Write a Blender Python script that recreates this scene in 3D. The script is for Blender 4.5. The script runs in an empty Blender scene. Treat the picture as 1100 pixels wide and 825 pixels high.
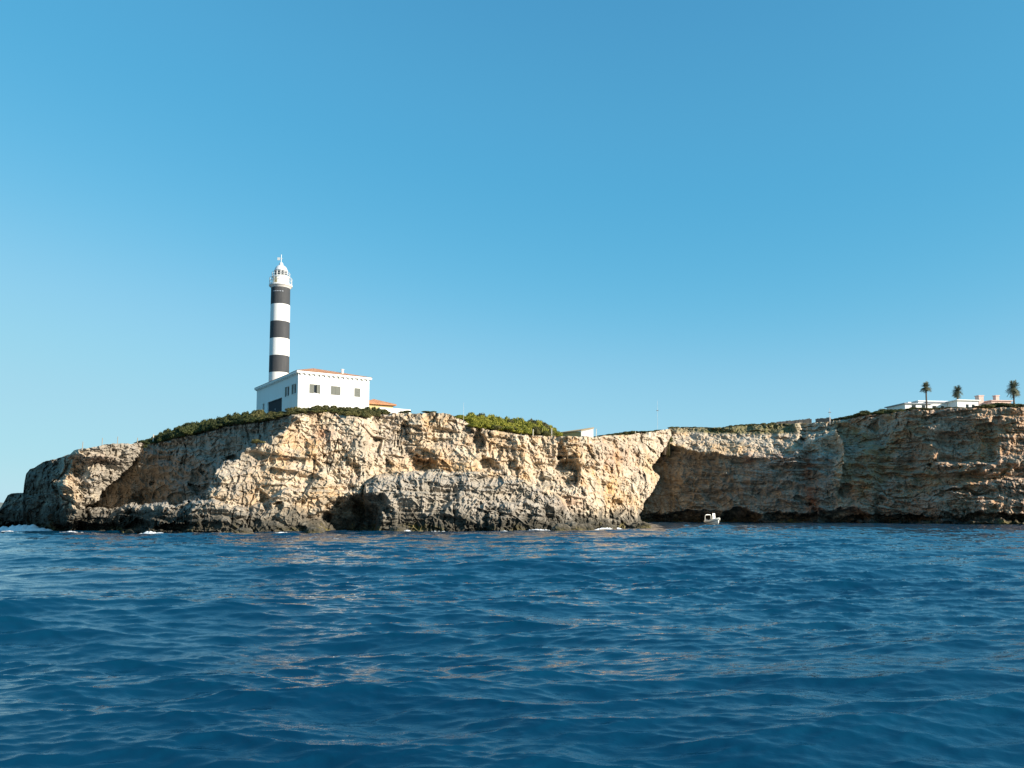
import bpy, bmesh, math, random
import numpy as np
from mathutils import Vector, Matrix

C = bpy.context.scene.collection
S = bpy.context.scene
R = math.radians

# ------------------------------------------------------------------ camera, sky, sun, exposure
F, W0, H0 = 880.0, 1100.0, 825.0
CAM_H, PITCH, HORIZON = 2.2, R(4.0), 553.0
SHIFT = (HORIZON - H0 / 2) / F - math.tan(PITCH)          # lens shift, in focal lengths
cam_d = bpy.data.cameras.new('camera')
cam_d.sensor_width = 36.0
cam_d.lens = F / W0 * 36.0
cam_d.shift_y = SHIFT * F / W0
cam_d.clip_start, cam_d.clip_end = 0.2, 60000
cam = bpy.data.objects.new('camera', cam_d)
cam.location = (0, 0, CAM_H)
cam.rotation_euler = (math.pi / 2 + PITCH, 0, 0)
C.objects.link(cam)
S.camera = cam

SUN_EL, SUN_AZ = R(21), R(62)                             # azimuth right of straight behind the viewer
SUN_DIR = Vector((math.sin(SUN_AZ) * math.cos(SUN_EL), -math.cos(SUN_AZ) * math.cos(SUN_EL), math.sin(SUN_EL)))
world = bpy.data.worlds.new('World')
S.world = world
world.use_nodes = True
wn, wl = world.node_tree.nodes, world.node_tree.links
wn.clear()
sky = wn.new('ShaderNodeTexSky')
sky.sky_type = 'NISHITA'
sky.sun_disc = False
sky.sun_elevation = SUN_EL
sky.sun_rotation = math.atan2(SUN_DIR.x, SUN_DIR.y)
sky.air_density, sky.dust_density, sky.ozone_density = 0.9, 0.25, 1.0
hs = wn.new('ShaderNodeMix'); hs.data_type = 'RGBA'; hs.blend_type = 'MULTIPLY'
hs.inputs[0].default_value = 1.0
hs.inputs[7].default_value = (0.86, 1.14, 1.0, 1)
# the camera's blue-cyan response, channel by channel
k1 = wn.new('ShaderNodeVectorMath'); k1.operation = 'SCALE'; k1.inputs['Scale'].default_value = 0.1
cv = wn.new('ShaderNodeRGBCurve')
for ch, pts in enumerate((((0, 0), (0.05, 0.026), (0.088, 0.044), (0.108, 0.050), (0.244, 0.152), (0.62, 0.23), (1, 0.29)),
                          ((0, 0), (0.10, 0.105), (0.18, 0.187), (0.23, 0.216), (0.474, 0.325), (0.75, 0.365), (1, 0.39)),
                          ((0, 0), (0.15, 0.22), (0.28, 0.336), (0.33, 0.362), (0.537, 0.432), (0.75, 0.440), (1, 0.45)))):
    c = cv.mapping.curves[ch]
    while len(c.points) < len(pts): c.points.new(0.5, 0.5)
    for p_, q_ in zip(c.points, pts): p_.location = q_
cv.mapping.update()
k2 = wn.new('ShaderNodeVectorMath'); k2.operation = 'SCALE'; k2.inputs['Scale'].default_value = 10.0
bg = wn.new('ShaderNodeBackground')
bg.inputs['Strength'].default_value = 0.1
wo = wn.new('ShaderNodeOutputWorld')
wl.new(sky.outputs[0], hs.inputs[6]); wl.new(hs.outputs[2], k1.inputs[0]); wl.new(k1.outputs[0], cv.inputs['Color'])
wl.new(cv.outputs[0], k2.inputs[0]); wl.new(k2.outputs[0], bg.inputs['Color']); wl.new(bg.outputs[0], wo.inputs['Surface'])

sd = bpy.data.lights.new('sun', 'SUN')
sd.energy, sd.angle, sd.color = 4.5, R(0.5), (1.0, 0.895, 0.75)
sun = bpy.data.objects.new('sun', sd)
sun.rotation_euler = SUN_DIR.to_track_quat('Z', 'Y').to_euler()
sun.location = (60, -60, 80)
C.objects.link(sun)
S.view_settings.view_transform = 'Standard'
S.view_settings.look = 'None'
S.view_settings.exposure = 0.95
S.view_settings.gamma = 1.0
S.view_settings.use_curve_mapping = False
S.render.engine = 'CYCLES'
S.cycles.max_bounces = 6
S.cycles.use_denoising = True

# ------------------------------------------------------------------ measuring the photograph
SP, CP = math.sin(PITCH), math.cos(PITCH)
def unproj(px, py, y):
    """world point on the sight line of a pixel at ground distance y (arrays welcome)"""
    u = (np.asarray(px, float) - W0 / 2) / F
    v = -(np.asarray(py, float) - H0 / 2) / F + SHIFT
    dy = CP - v * SP
    dz = SP + v * CP
    return np.stack(np.broadcast_arrays(u / dy * y, y, dz / dy * y + CAM_H), -1)
def P(px, py, y): return Vector(unproj(px, py, y).tolist())
def zat(px, py, y): return float(unproj(px, py, y)[2])
def lin(x, pts):
    a = np.array(pts, float)
    return np.interp(x, a[:, 0], a[:, 1])
def sstep(a, b, x):
    t = np.clip((np.asarray(x, float) - a) / (b - a), 0, 1)
    return t * t * (3 - 2 * t)

# ------------------------------------------------------------------ noise
_rng = np.random.default_rng(7)
PERM = np.concatenate([_rng.permutation(256)] * 3).astype(np.int32)
GRAD = np.array([[1,1,0],[-1,1,0],[1,-1,0],[-1,-1,0],[1,0,1],[-1,0,1],[1,0,-1],[-1,0,-1],[0,1,1],[0,-1,1],[0,1,-1],[0,-1,-1],
                 [1,1,0],[-1,1,0],[0,-1,1],[0,-1,-1]], np.float32)
def perlin(p):
    p = np.asarray(p, np.float32)
    i = np.floor(p).astype(np.int32); f = p - i; i &= 255
    u = f * f * f * (f * (f * 6 - 15) + 10)
    out = 0
    for a in (0, 1):
        wx = u[..., 0] if a else 1 - u[..., 0]
        for b in (0, 1):
            wy = u[..., 1] if b else 1 - u[..., 1]
            for c in (0, 1):
                wz = u[..., 2] if c else 1 - u[..., 2]
                h = PERM[PERM[PERM[i[..., 0] + a] + i[..., 1] + b] + i[..., 2] + c] & 15
                g = GRAD[h]
                d = g[..., 0] * (f[..., 0] - a) + g[..., 1] * (f[..., 1] - b) + g[..., 2] * (f[..., 2] - c)
                out = out + wx * wy * wz * d
    return out
def fbm(p, o=4, gain=0.5, ridged=False):
    s, a, t = 0, 1.0, 0.0
    p = np.asarray(p, np.float32).copy()
    for k in range(o):
        n = perlin(p)
        if ridged: n = 1 - 2 * np.abs(n) * 1.4
        s = s + a * n; t += a
        a *= gain; p = p * 2.03 + 17.3
    return s / t
def worley(p):
    """distance to nearest, second nearest, and a random number for the nearest cell"""
    p = np.asarray(p, np.float32)
    i = np.floor(p).astype(np.int32)
    f1 = np.full(p.shape[:-1], 9.0, np.float32); f2 = f1.copy(); cid = np.zeros_like(f1)
    J = np.random.default_rng(3).random((256, 3)).astype(np.float32)
    for a in (-1, 0, 1):
        for b in (-1, 0, 1):
            for c in (-1, 0, 1):
                q = i + np.array([a, b, c], np.int32)
                m = q & 255
                h = PERM[PERM[PERM[m[..., 0]] + m[..., 1]] + m[..., 2]]
                d = np.sqrt(((q + J[h] - p) ** 2).sum(-1))
                nearer = d < f1
                f2 = np.where(nearer, f1, np.minimum(f2, d))
                cid = np.where(nearer, J[(h * 7 + 11) & 255, 0], cid)
                f1 = np.where(nearer, d, f1)
    return f1, f2, cid

# ------------------------------------------------------------------ object helpers
def tag(o, label=None, cat=None, group=None, kind=None):
    if label: o['label'] = label
    if cat: o['category'] = cat
    if group: o['group'] = group
    if kind: o['kind'] = kind
    return o
def empty(name, loc, rz=0, label=None, cat=None, group=None):
    o = bpy.data.objects.new(name, None); C.objects.link(o)
    o.location = loc; o.rotation_euler = (0, 0, rz)
    return tag(o, label, cat, group)
def grid_mesh(name, V, mat, smooth=True, flip=False):
    """V: rows x cols x 3"""
    r, c = V.shape[:2]
    me = bpy.data.meshes.new(name)
    n = (r - 1) * (c - 1)
    idx = np.arange(r * c, dtype=np.int32).reshape(r, c)
    q = np.stack([idx[:-1, :-1], idx[:-1, 1:], idx[1:, 1:], idx[1:, :-1]], -1).reshape(-1, 4)
    if flip: q = q[:, ::-1]
    me.vertices.add(r * c); me.vertices.foreach_set('co', V.astype(np.float32).ravel())
    me.loops.add(n * 4); me.loops.foreach_set('vertex_index', np.ascontiguousarray(q).ravel())
    me.polygons.add(n)
    me.polygons.foreach_set('loop_start', np.arange(0, n * 4, 4, dtype=np.int32))
    me.polygons.foreach_set('use_smooth', np.full(n, smooth))
    me.update(calc_edges=True)
    me.materials.append(mat)
    o = bpy.data.objects.new(name, me); C.objects.link(o)
    return o
def attr(o, name, vals):
    a = o.data.attributes.new(name, 'FLOAT', 'POINT')
    a.data.foreach_set('value', np.asarray(vals, np.float32).ravel())
class MB:
    """collects simple solids and links them as one mesh"""
    def __init__(s): s.bm = bmesh.new()
    def box(s, a, b, bev=0):
        bm = bmesh.new()
        bmesh.ops.create_cube(bm, size=1)
        for v in bm.verts:
            v.co = Vector([(a[k] + b[k]) / 2 + v.co[k] * (b[k] - a[k]) for k in range(3)])
        if bev: bmesh.ops.bevel(bm, geom=bm.edges[:], offset=bev, segments=2, affect='EDGES')
        return s._add(bm)
    def _add(s, bm, M=None):
        if M is not None: bm.transform(M)
        t = bpy.data.meshes.new('t'); bm.to_mesh(t); bm.free(); s.bm.from_mesh(t); bpy.data.meshes.remove(t)
        return s
    def poly(s, pts):
        s.bm.faces.new([s.bm.verts.new(p) for p in pts]); return s
    def prism(s, pts, vec):
        """closed solid: polygon pts swept along vec"""
        a = [s.bm.verts.new(p) for p in pts]; b = [s.bm.verts.new(Vector(p) + Vector(vec)) for p in pts]
        n = len(pts)
        fs = [s.bm.faces.new(a[::-1]), s.bm.faces.new(b)]
        for k in range(n): fs.append(s.bm.faces.new([a[k], a[(k + 1) % n], b[(k + 1) % n], b[k]]))
        return s
    def tube(s, path, r, n=8, caps=True):
        path = [Vector(p) for p in path]
        rs = r if isinstance(r, (list, tuple)) else [r] * len(path)
        rings = []
        for k, p in enumerate(path):
            t = (path[min(k + 1, len(path) - 1)] - path[max(k - 1, 0)]).normalized()
            x = t.cross(Vector((0, 0, 1)))
            if x.length < 1e-3: x = t.cross(Vector((0, 1, 0)))
            x.normalize(); y = t.cross(x)
            rings.append([s.bm.verts.new(p + (x * math.cos(2 * math.pi * j / n) + y * math.sin(2 * math.pi * j / n)) * rs[k]) for j in range(n)])
        for a, b in zip(rings, rings[1:]):
            for j in range(n): s.bm.faces.new([a[j], a[(j + 1) % n], b[(j + 1) % n], b[j]])
        if caps: s.bm.faces.new(rings[0][::-1]); s.bm.faces.new(rings[-1])
        return s
    def lathe(s, prof, n=40, c=(0, 0, 0), caps=True):
        rings = []
        for r, z in prof:
            rings.append([s.bm.verts.new((c[0] + r * math.cos(2 * math.pi * j / n), c[1] + r * math.sin(2 * math.pi * j / n), c[2] + z)) for j in range(n)])
        for a, b in zip(rings, rings[1:]):
            for j in range(n): s.bm.faces.new([a[j], a[(j + 1) % n], b[(j + 1) % n], b[j]])
        if caps: s.bm.faces.new(rings[0][::-1]); s.bm.faces.new(rings[-1])
        return s
    def build(s, name, mat, parent=None, smooth=False, loc=None):
        bmesh.ops.recalc_face_normals(s.bm, faces=s.bm.faces[:])
        me = bpy.data.meshes.new(name); s.bm.to_mesh(me); s.bm.free()
        if smooth:
            for p in me.polygons: p.use_smooth = True
            me.set_sharp_from_angle(angle=R(40))
        me.materials.append(mat)
        o = bpy.data.objects.new(name, me); C.objects.link(o)
        if parent: o.parent = parent
        if loc is not None: o.location = loc
        return o
def copy_tree(o, parent=None):
    c = o.copy(); C.objects.link(c); c.parent = parent
    for ch in o.children: copy_tree(ch, c)
    return c

# ------------------------------------------------------------------ materials
class NT:
    def __init__(s, name):
        s.m = bpy.data.materials.new(name); s.m.use_nodes = True
        s.t = s.m.node_tree; s.n = s.t.nodes; s.b = s.n['Principled BSDF']; s.out = s.n['Material Output']
    def new(s, ty, **kw):
        n = s.n.new(ty)
        for k, v in kw.items(): setattr(n, k, v)
        return n
    def link(s, a, b): s.t.links.new(a, b)
    def coord(s, scale=(1, 1, 1), kind='Object', rot=(0, 0, 0)):
        tc = s.new('ShaderNodeTexCoord'); mp = s.new('ShaderNodeMapping')
        mp.inputs['Scale'].default_value = scale; mp.inputs['Rotation'].default_value = rot
        s.link(tc.outputs[kind], mp.inputs[0]); return mp.outputs[0]
    def noise(s, co, scale, detail=6, rough=0.6, dist=0.0):
        n = s.new('ShaderNodeTexNoise')
        n.inputs['Scale'].default_value = scale; n.inputs['Detail'].default_value = detail
        n.inputs['Roughness'].default_value = rough; n.inputs['Distortion'].default_value = dist
        s.link(co, n.inputs['Vector']); return n.outputs[0]
    def ramp(s, fac, stops):
        r = s.new('ShaderNodeValToRGB')
        el = r.color_ramp.elements
        while len(el) < len(stops): el.new(0.5)
        for e, (p, c) in zip(el, stops):
            e.position = p; e.color = (c, c, c, 1) if not isinstance(c, tuple) else (*c, 1)
        s.link(fac, r.inputs[0]); return r.outputs[0]
    def mix(s, fac, a, b, mode='MIX'):
        m = s.new('ShaderNodeMix', data_type='RGBA', blend_type=mode)
        for sock, v in ((m.inputs[0], fac), (m.inputs[6], a), (m.inputs[7], b)):
            if isinstance(v, (int, float)): sock.default_value = v
            elif isinstance(v, tuple): sock.default_value = (*v, 1)
            else: s.link(v, sock)
        return m.outputs[2]
    def math(s, op, a, b=0.0):
        m = s.new('ShaderNodeMath', operation=op)
        for sock, v in ((m.inputs[0], a), (m.inputs[1], b)):
            if isinstance(v, (int, float)): sock.default_value = v
            else: s.link(v, sock)
        return m.outputs[0]
    def attr(s, name):
        a = s.new('ShaderNodeAttribute'); a.attribute_name = name; return a.outputs['Fac']
    def bump(s, h, strength, dist, prev=None):
        b = s.new('ShaderNodeBump'); b.inputs['Strength'].default_value = strength; b.inputs['Distance'].default_value = dist
        s.link(h, b.inputs['Height'])
        if prev is not None: s.link(prev, b.inputs['Normal'])
        return b.outputs[0]
def simple(name, col, rough=0.7, var=0.12, scale=3.0, bump=0.0, metal=0.0):
    t = NT(name)
    co = t.coord()
    n = t.noise(co, scale, 6, 0.65)
    f = t.ramp(n, [(0.3, 1 - var), (0.7, 1 + var * 0.3)])
    t.link(t.mix(1.0, tuple(col), f, 'MULTIPLY'), t.b.inputs['Base Color'])
    t.b.inputs['Roughness'].default_value = rough; t.b.inputs['Metallic'].default_value = metal
    if bump: t.link(t.bump(t.noise(co, scale * 6, 4), bump, 0.03), t.b.inputs['Normal'])
    return t.m

def weathered(name, col, dirt, amount):
    t = NT(name)
    run = t.noise(t.coord((1.6, 1.6, 0.16)), 1.1, 7, 0.7, 0.3)
    blot = t.noise(t.coord(), 0.7, 6, 0.65)
    f = t.math('MULTIPLY', t.ramp(run, [(0.48, 0.0), (0.74, 1.0)]), t.ramp(blot, [(0.35, 0.25), (0.65, 1.0)]))
    t.link(t.mix(t.math('MULTIPLY', f, amount), col, dirt), t.b.inputs['Base Color'])
    t.b.inputs['Roughness'].default_value = 0.8
    t.link(t.bump(t.noise(t.coord(), 5.0, 4), 0.15, 0.03), t.b.inputs['Normal'])
    return t.m
def rock_material():
    t = NT('limestone')
    co = t.coord()
    big = t.noise(co, 0.11, 5, 0.6, 0.4)
    mid = t.noise(co, 0.55, 8, 0.68, 0.3)
    fine = t.noise(co, 3.2, 8, 0.72)
    streak = t.noise(t.coord((1.0, 1.0, 0.10)), 0.9, 7, 0.65, 0.5)
    strata = t.noise(t.coord((0.10, 0.10, 1.0), rot=(0.03, 0.05, 0)), 1.6, 6, 0.6)
    cream, tan, grey, dgrey, ochre, rust_shade = (0.56, 0.485, 0.375), (0.47, 0.355, 0.255), (0.335, 0.30, 0.255), (0.165, 0.15, 0.12), (0.52, 0.31, 0.12), (0.30, 0.12, 0.06)
    c = t.mix(t.ramp(mid, [(0.40, 0.0), (0.60, 1.0)]), cream, tan)
    c = t.mix(t.math('MULTIPLY', t.ramp(big, [(0.47, 0.0), (0.62, 1.0)]), t.ramp(mid, [(0.36, 0.2), (0.62, 0.95)])), c, ochre)
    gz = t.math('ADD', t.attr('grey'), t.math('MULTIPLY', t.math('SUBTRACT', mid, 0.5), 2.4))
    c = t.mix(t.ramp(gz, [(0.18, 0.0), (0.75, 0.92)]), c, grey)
    c = t.mix(t.ramp(streak, [(0.52, 0.0), (0.74, 0.5)]), c, dgrey)
    c = t.mix(t.ramp(strata, [(0.56, 0.0), (0.70, 0.35)]), c, dgrey)
    rz = t.math('MULTIPLY', t.attr('rust_shade'), t.ramp(streak, [(0.30, 0.3), (0.55, 1.0)]))
    c = t.mix(rz, c, rust_shade)
    c = t.mix(t.ramp(fine, [(0.30, 0.7), (0.45, 0.0)]), c, dgrey)
    patch = t.noise(t.coord((1.0, 1.0, 0.7)), 0.28, 9, 0.74, 0.6)
    c = t.mix(t.ramp(patch, [(0.50, 0.0), (0.62, 0.62)]), c, (0.19, 0.175, 0.14))
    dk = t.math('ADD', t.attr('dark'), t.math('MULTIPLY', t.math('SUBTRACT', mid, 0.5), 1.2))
    c = t.mix(t.ramp(dk, [(0.25, 0.0), (0.8, 0.85)]), c, (0.105, 0.093, 0.075))      # shade of the left headland and shelf put into the albedo; terrace foot darker
    # tidal band: wet and algae-stained rock by the water
    geo = t.new('ShaderNodeNewGeometry'); sx = t.new('ShaderNodeSeparateXYZ'); t.link(geo.outputs['Position'], sx.inputs[0])
    zz = t.math('ADD', sx.outputs[2], t.math('MULTIPLY', t.math('SUBTRACT', mid, 0.5), -7.0))
    tide = t.ramp(t.math('DIVIDE', zz, 10.0), [(0.05, 0.94), (0.16, 0.75), (0.34, 0.0)])
    c = t.mix(tide, c, (0.045, 0.042, 0.032))
    rim = t.ramp(t.math('DIVIDE', zz, 10.0), [(0.0, 0.9), (0.07, 0.0)])
    c = t.mix(t.math('MULTIPLY', rim, t.ramp(big, [(0.45, 0.0), (0.6, 0.8)])), c, (0.22, 0.18, 0.06))
    # soil and low herbs on the flat top
    soil = t.mix(t.ramp(t.noise(co, 1.3, 6, 0.7), [(0.4, 0.0), (0.6, 1.0)]), (0.10, 0.105, 0.035), (0.21, 0.17, 0.10))
    c = t.mix(t.ramp(t.math('ADD', t.attr('soil'), t.math('MULTIPLY', t.math('SUBTRACT', fine, 0.5), 1.2)), [(0.4, 0.0), (0.7, 1.0)]), c, soil)
    t.link(c, t.b.inputs['Base Color'])
    t.b.inputs['Roughness'].default_value = 0.92
    t.b.inputs['Specular IOR Level'].default_value = 0.15
    vor = t.new('ShaderNodeTexVoronoi', feature='DISTANCE_TO_EDGE'); vor.inputs['Scale'].default_value = 0.9
    wob = t.mix(0.35, t.coord(), t.new('ShaderNodeTexNoise').outputs['Color'])
    t.link(wob, vor.inputs['Vector'])
    nb = t.bump(t.ramp(vor.outputs[0], [(0.0, 0.0), (0.05, 1.0)]), 0.2, 0.15)
    nb = t.bump(mid, 0.5, 0.45, nb)
    nb = t.bump(fine, 0.6, 0.12, nb)
    t.link(nb, t.b.inputs['Normal'])
    return t.m

def water_material():
    t = NT('sea_water')
    co = t.coord()
    t.b.inputs['IOR'].default_value = 1.333
    t.b.inputs['Roughness'].default_value = 0.012
    body = t.noise(co, 0.06, 4, 0.6)
    c = t.mix(t.ramp(body, [(0.35, 0.0), (0.65, 1.0)]), (0.0010, 0.030, 0.068), (0.0016, 0.040, 0.082))
    t.link(c, t.b.inputs['Base Color'])
    h = t.noise(t.coord((0.7, 2.0, 1.0), rot=(0, 0, 0.25)), 5.5, 5, 0.6, 0.6)
    h2 = t.noise(t.coord((1.0, 1.8, 1.0), rot=(0, 0, -0.3)), 1.7, 4, 0.55, 0.4)
    nb = t.bump(h2, 0.4, 0.03)
    nb = t.bump(h, 0.6, 0.012, nb)
    nb = t.bump(t.noise(t.coord((0.8, 2.0, 1.0), rot=(0, 0, 0.3)), 16.0, 3, 0.55, 0.4), 0.4, 0.004, nb)
    t.link(nb, t.b.inputs['Normal'])
    return t.m

def leaf_material(name, a, b, trans=0.25):
    t = NT(name)
    n = t.noise(t.coord(), 1.1, 5, 0.7)
    oi = t.new('ShaderNodeObjectInfo')
    geo = t.new('ShaderNodeNewGeometry')
    f = t.math('ADD', t.math('MULTIPLY', n, 0.8), t.math('MULTIPLY', geo.outputs['Random Per Island'], 0.45))
    f = t.math('ADD', f, t.math('MULTIPLY', t.math('SUBTRACT', oi.outputs['Random'], 0.5), 0.35))
    c = t.ramp(f, [(0.30, a), (0.90, b)])
    t.link(c, t.b.inputs['Base Color']); t.b.inputs['Roughness'].default_value = 0.6
    t.b.inputs['Specular IOR Level'].default_value = 0.25
    tr = t.new('ShaderNodeBsdfTranslucent'); t.link(c, tr.inputs[0])
    mx = t.new('ShaderNodeMixShader'); mx.inputs[0].default_value = trans
    t.link(t.b.outputs[0], mx.inputs[1]); t.link(tr.outputs[0], mx.inputs[2]); t.link(mx.outputs[0], t.out.inputs['Surface'])
    return t.m

M = dict(
    rock=rock_material(), water=water_material(),
    white=weathered('white_limewash', (0.80, 0.79, 0.76), (0.52, 0.47, 0.38), 0.30),
    trim=simple('white_trim', (0.82, 0.81, 0.78), 0.7, 0.05, 2.0),
    black=weathered('black_tower_paint', (0.042, 0.045, 0.050), (0.12, 0.115, 0.11), 0.5),
    shutter=simple('grey_green_shutter', (0.115, 0.125, 0.105), 0.6, 0.15, 4.0),
    door=simple('dark_door', (0.012, 0.013, 0.018), 0.85, 0.3, 1.5),
    glass=simple('dark_glass', (0.02, 0.025, 0.03), 0.08, 0.1, 2.0),
    lens=simple('lantern_lens', (0.10, 0.085, 0.05), 0.15, 0.3, 3.0),
    metal=simple('painted_metal', (0.62, 0.63, 0.62), 0.45, 0.15, 3.0),
    silver=simple('lantern_dome_paint', (0.66, 0.68, 0.70), 0.4, 0.15, 2.0),
    ochre=simple('ochre_plaster', (0.55, 0.42, 0.20), 0.85, 0.15, 1.0),
    tanroof=simple('tan_roof', (0.56, 0.40, 0.22), 0.85, 0.15, 1.0),
    pink=simple('pink_plaster', (0.66, 0.47, 0.41), 0.85, 0.12, 0.8),
    stone=simple('dry_stone', (0.19, 0.165, 0.14), 0.95, 0.5, 3.5, 0.6),
    wood=simple('weathered_wood', (0.33, 0.28, 0.21), 0.9, 0.3, 6.0),
    palestake=simple('pale_stake', (0.55, 0.52, 0.44), 0.85, 0.2, 6.0),
    bark=simple('bark', (0.13, 0.10, 0.075), 0.95, 0.4, 6.0, 0.5),
    greyroof=simple('grey_flat_roof', (0.33, 0.36, 0.40), 0.8, 0.15, 0.7),
    hull=simple('boat_gelcoat', (0.78, 0.77, 0.70), 0.3, 0.05, 2.0),
    tubes=simple('boat_tube', (0.74, 0.73, 0.66), 0.5, 0.06, 2.0),
    seat=simple('boat_seat', (0.20, 0.22, 0.25), 0.6, 0.1, 4.0),
    rubber=simple('boat_rubber', (0.05, 0.05, 0.045), 0.6, 0.2, 4.0),
    engine=simple('outboard_cowl', (0.06, 0.065, 0.07), 0.3, 0.1, 4.0),
    foam=simple('sea_foam', (0.78, 0.80, 0.80), 0.9, 0.1, 2.0, 0.4),
    hill=simple('far_hill', (0.18, 0.20, 0.17), 1.0, 0.3, 0.004),
    leaf_dark=leaf_material('dark_scrub', (0.030, 0.042, 0.014), (0.085, 0.095, 0.028)),
    leaf_lit=leaf_material('yellow_green_scrub', (0.13, 0.15, 0.018), (0.30, 0.28, 0.035)),
    leaf_olive=leaf_material('olive_scrub', (0.055, 0.062, 0.022), (0.15, 0.135, 0.045)),
    leaf_palm=leaf_material('hazed_palm_frond', (0.10, 0.115, 0.075), (0.20, 0.20, 0.13)),  # fronds paled and greyed: distance haze put into their colour
)
def tile_roof_material():
    t = NT('terracotta_tiles')
    w = t.new('ShaderNodeTexWave', wave_type='BANDS', bands_direction='X'); w.inputs['Scale'].default_value = 5.0
    w.inputs['Distortion'].default_value = 0.6
    t.link(t.coord(), w.inputs['Vector'])
    n = t.noise(t.coord(), 1.4, 6, 0.7)
    c = t.mix(t.ramp(n, [(0.35, 0.0), (0.65, 1.0)]), (0.50, 0.20, 0.09), (0.62, 0.33, 0.18))
    t.link(c, t.b.inputs['Base Color']); t.b.inputs['Roughness'].default_value = 0.9
    t.link(t.bump(w.outputs[0], 0.6, 0.06), t.b.inputs['Normal'])
    return t.m
M['tiles'] = tile_roof_material()

# ------------------------------------------------------------------ cliff and headland
WATER_Y = [(-60, 108), (0, 103), (60, 100), (150, 98), (230, 96), (300, 98), (360, 101), (420, 104), (500, 106), (560, 108), (600, 112), (640, 121), (690, 137),
           (720, 150)]
TOP = [(-60, 585), (-22, 571), (-12, 558), (0, 547), (8, 533), (14, 531), (25, 530), (26, 520), (28, 510), (32, 505), (45, 498), (60, 493), (75, 489), (80, 484), (100, 481),
       (112, 478), (130, 477), (155, 477), (172, 476), (195, 471), (220, 466), (240, 459.5), (262, 456), (280, 454), (300, 450), (315, 446), (335, 444),
       (350, 443), (365, 446), (378, 448), (395, 450), (405, 447), (425, 444), (440, 445), (460, 444), (470, 444), (482, 445), (490, 449), (500, 453),
       (510, 460), (520, 461), (540, 464), (560, 468), (580, 469), (600, 469), (620, 469), (640, 470), (650, 468), (662, 468), (680, 467), (700, 464),
       (720, 461), (745, 460), (775, 460), (800, 458), (840, 456), (890, 454), (896, 453), (915, 450), (925, 448), (960, 444), (980, 441), (1000, 441),
       (1020, 439), (1060, 439), (1100, 438), (1180, 437)]
BUT_L = [(195, 600), (200, 572), (215, 546), (222, 536), (226, 520), (233, 504), (245, 497), (255, 496), (262, 487), (275, 480), (286, 474), (300, 466),
         (310, 460), (318, 451), (330, 444), (340, 430)]
BUT_R = [(430, 725), (478, 716), (490, 707), (500, 701), (513, 709), (525, 703), (540, 693), (552, 686), (566, 692), (580, 694)]
LEDGE = [(385, 600), (392, 520), (405, 511), (430, 507), (460, 505), (490, 507), (520, 508), (555, 513), (580, 522), (600, 531), (612, 546), (621, 566), (626, 600)]

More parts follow.
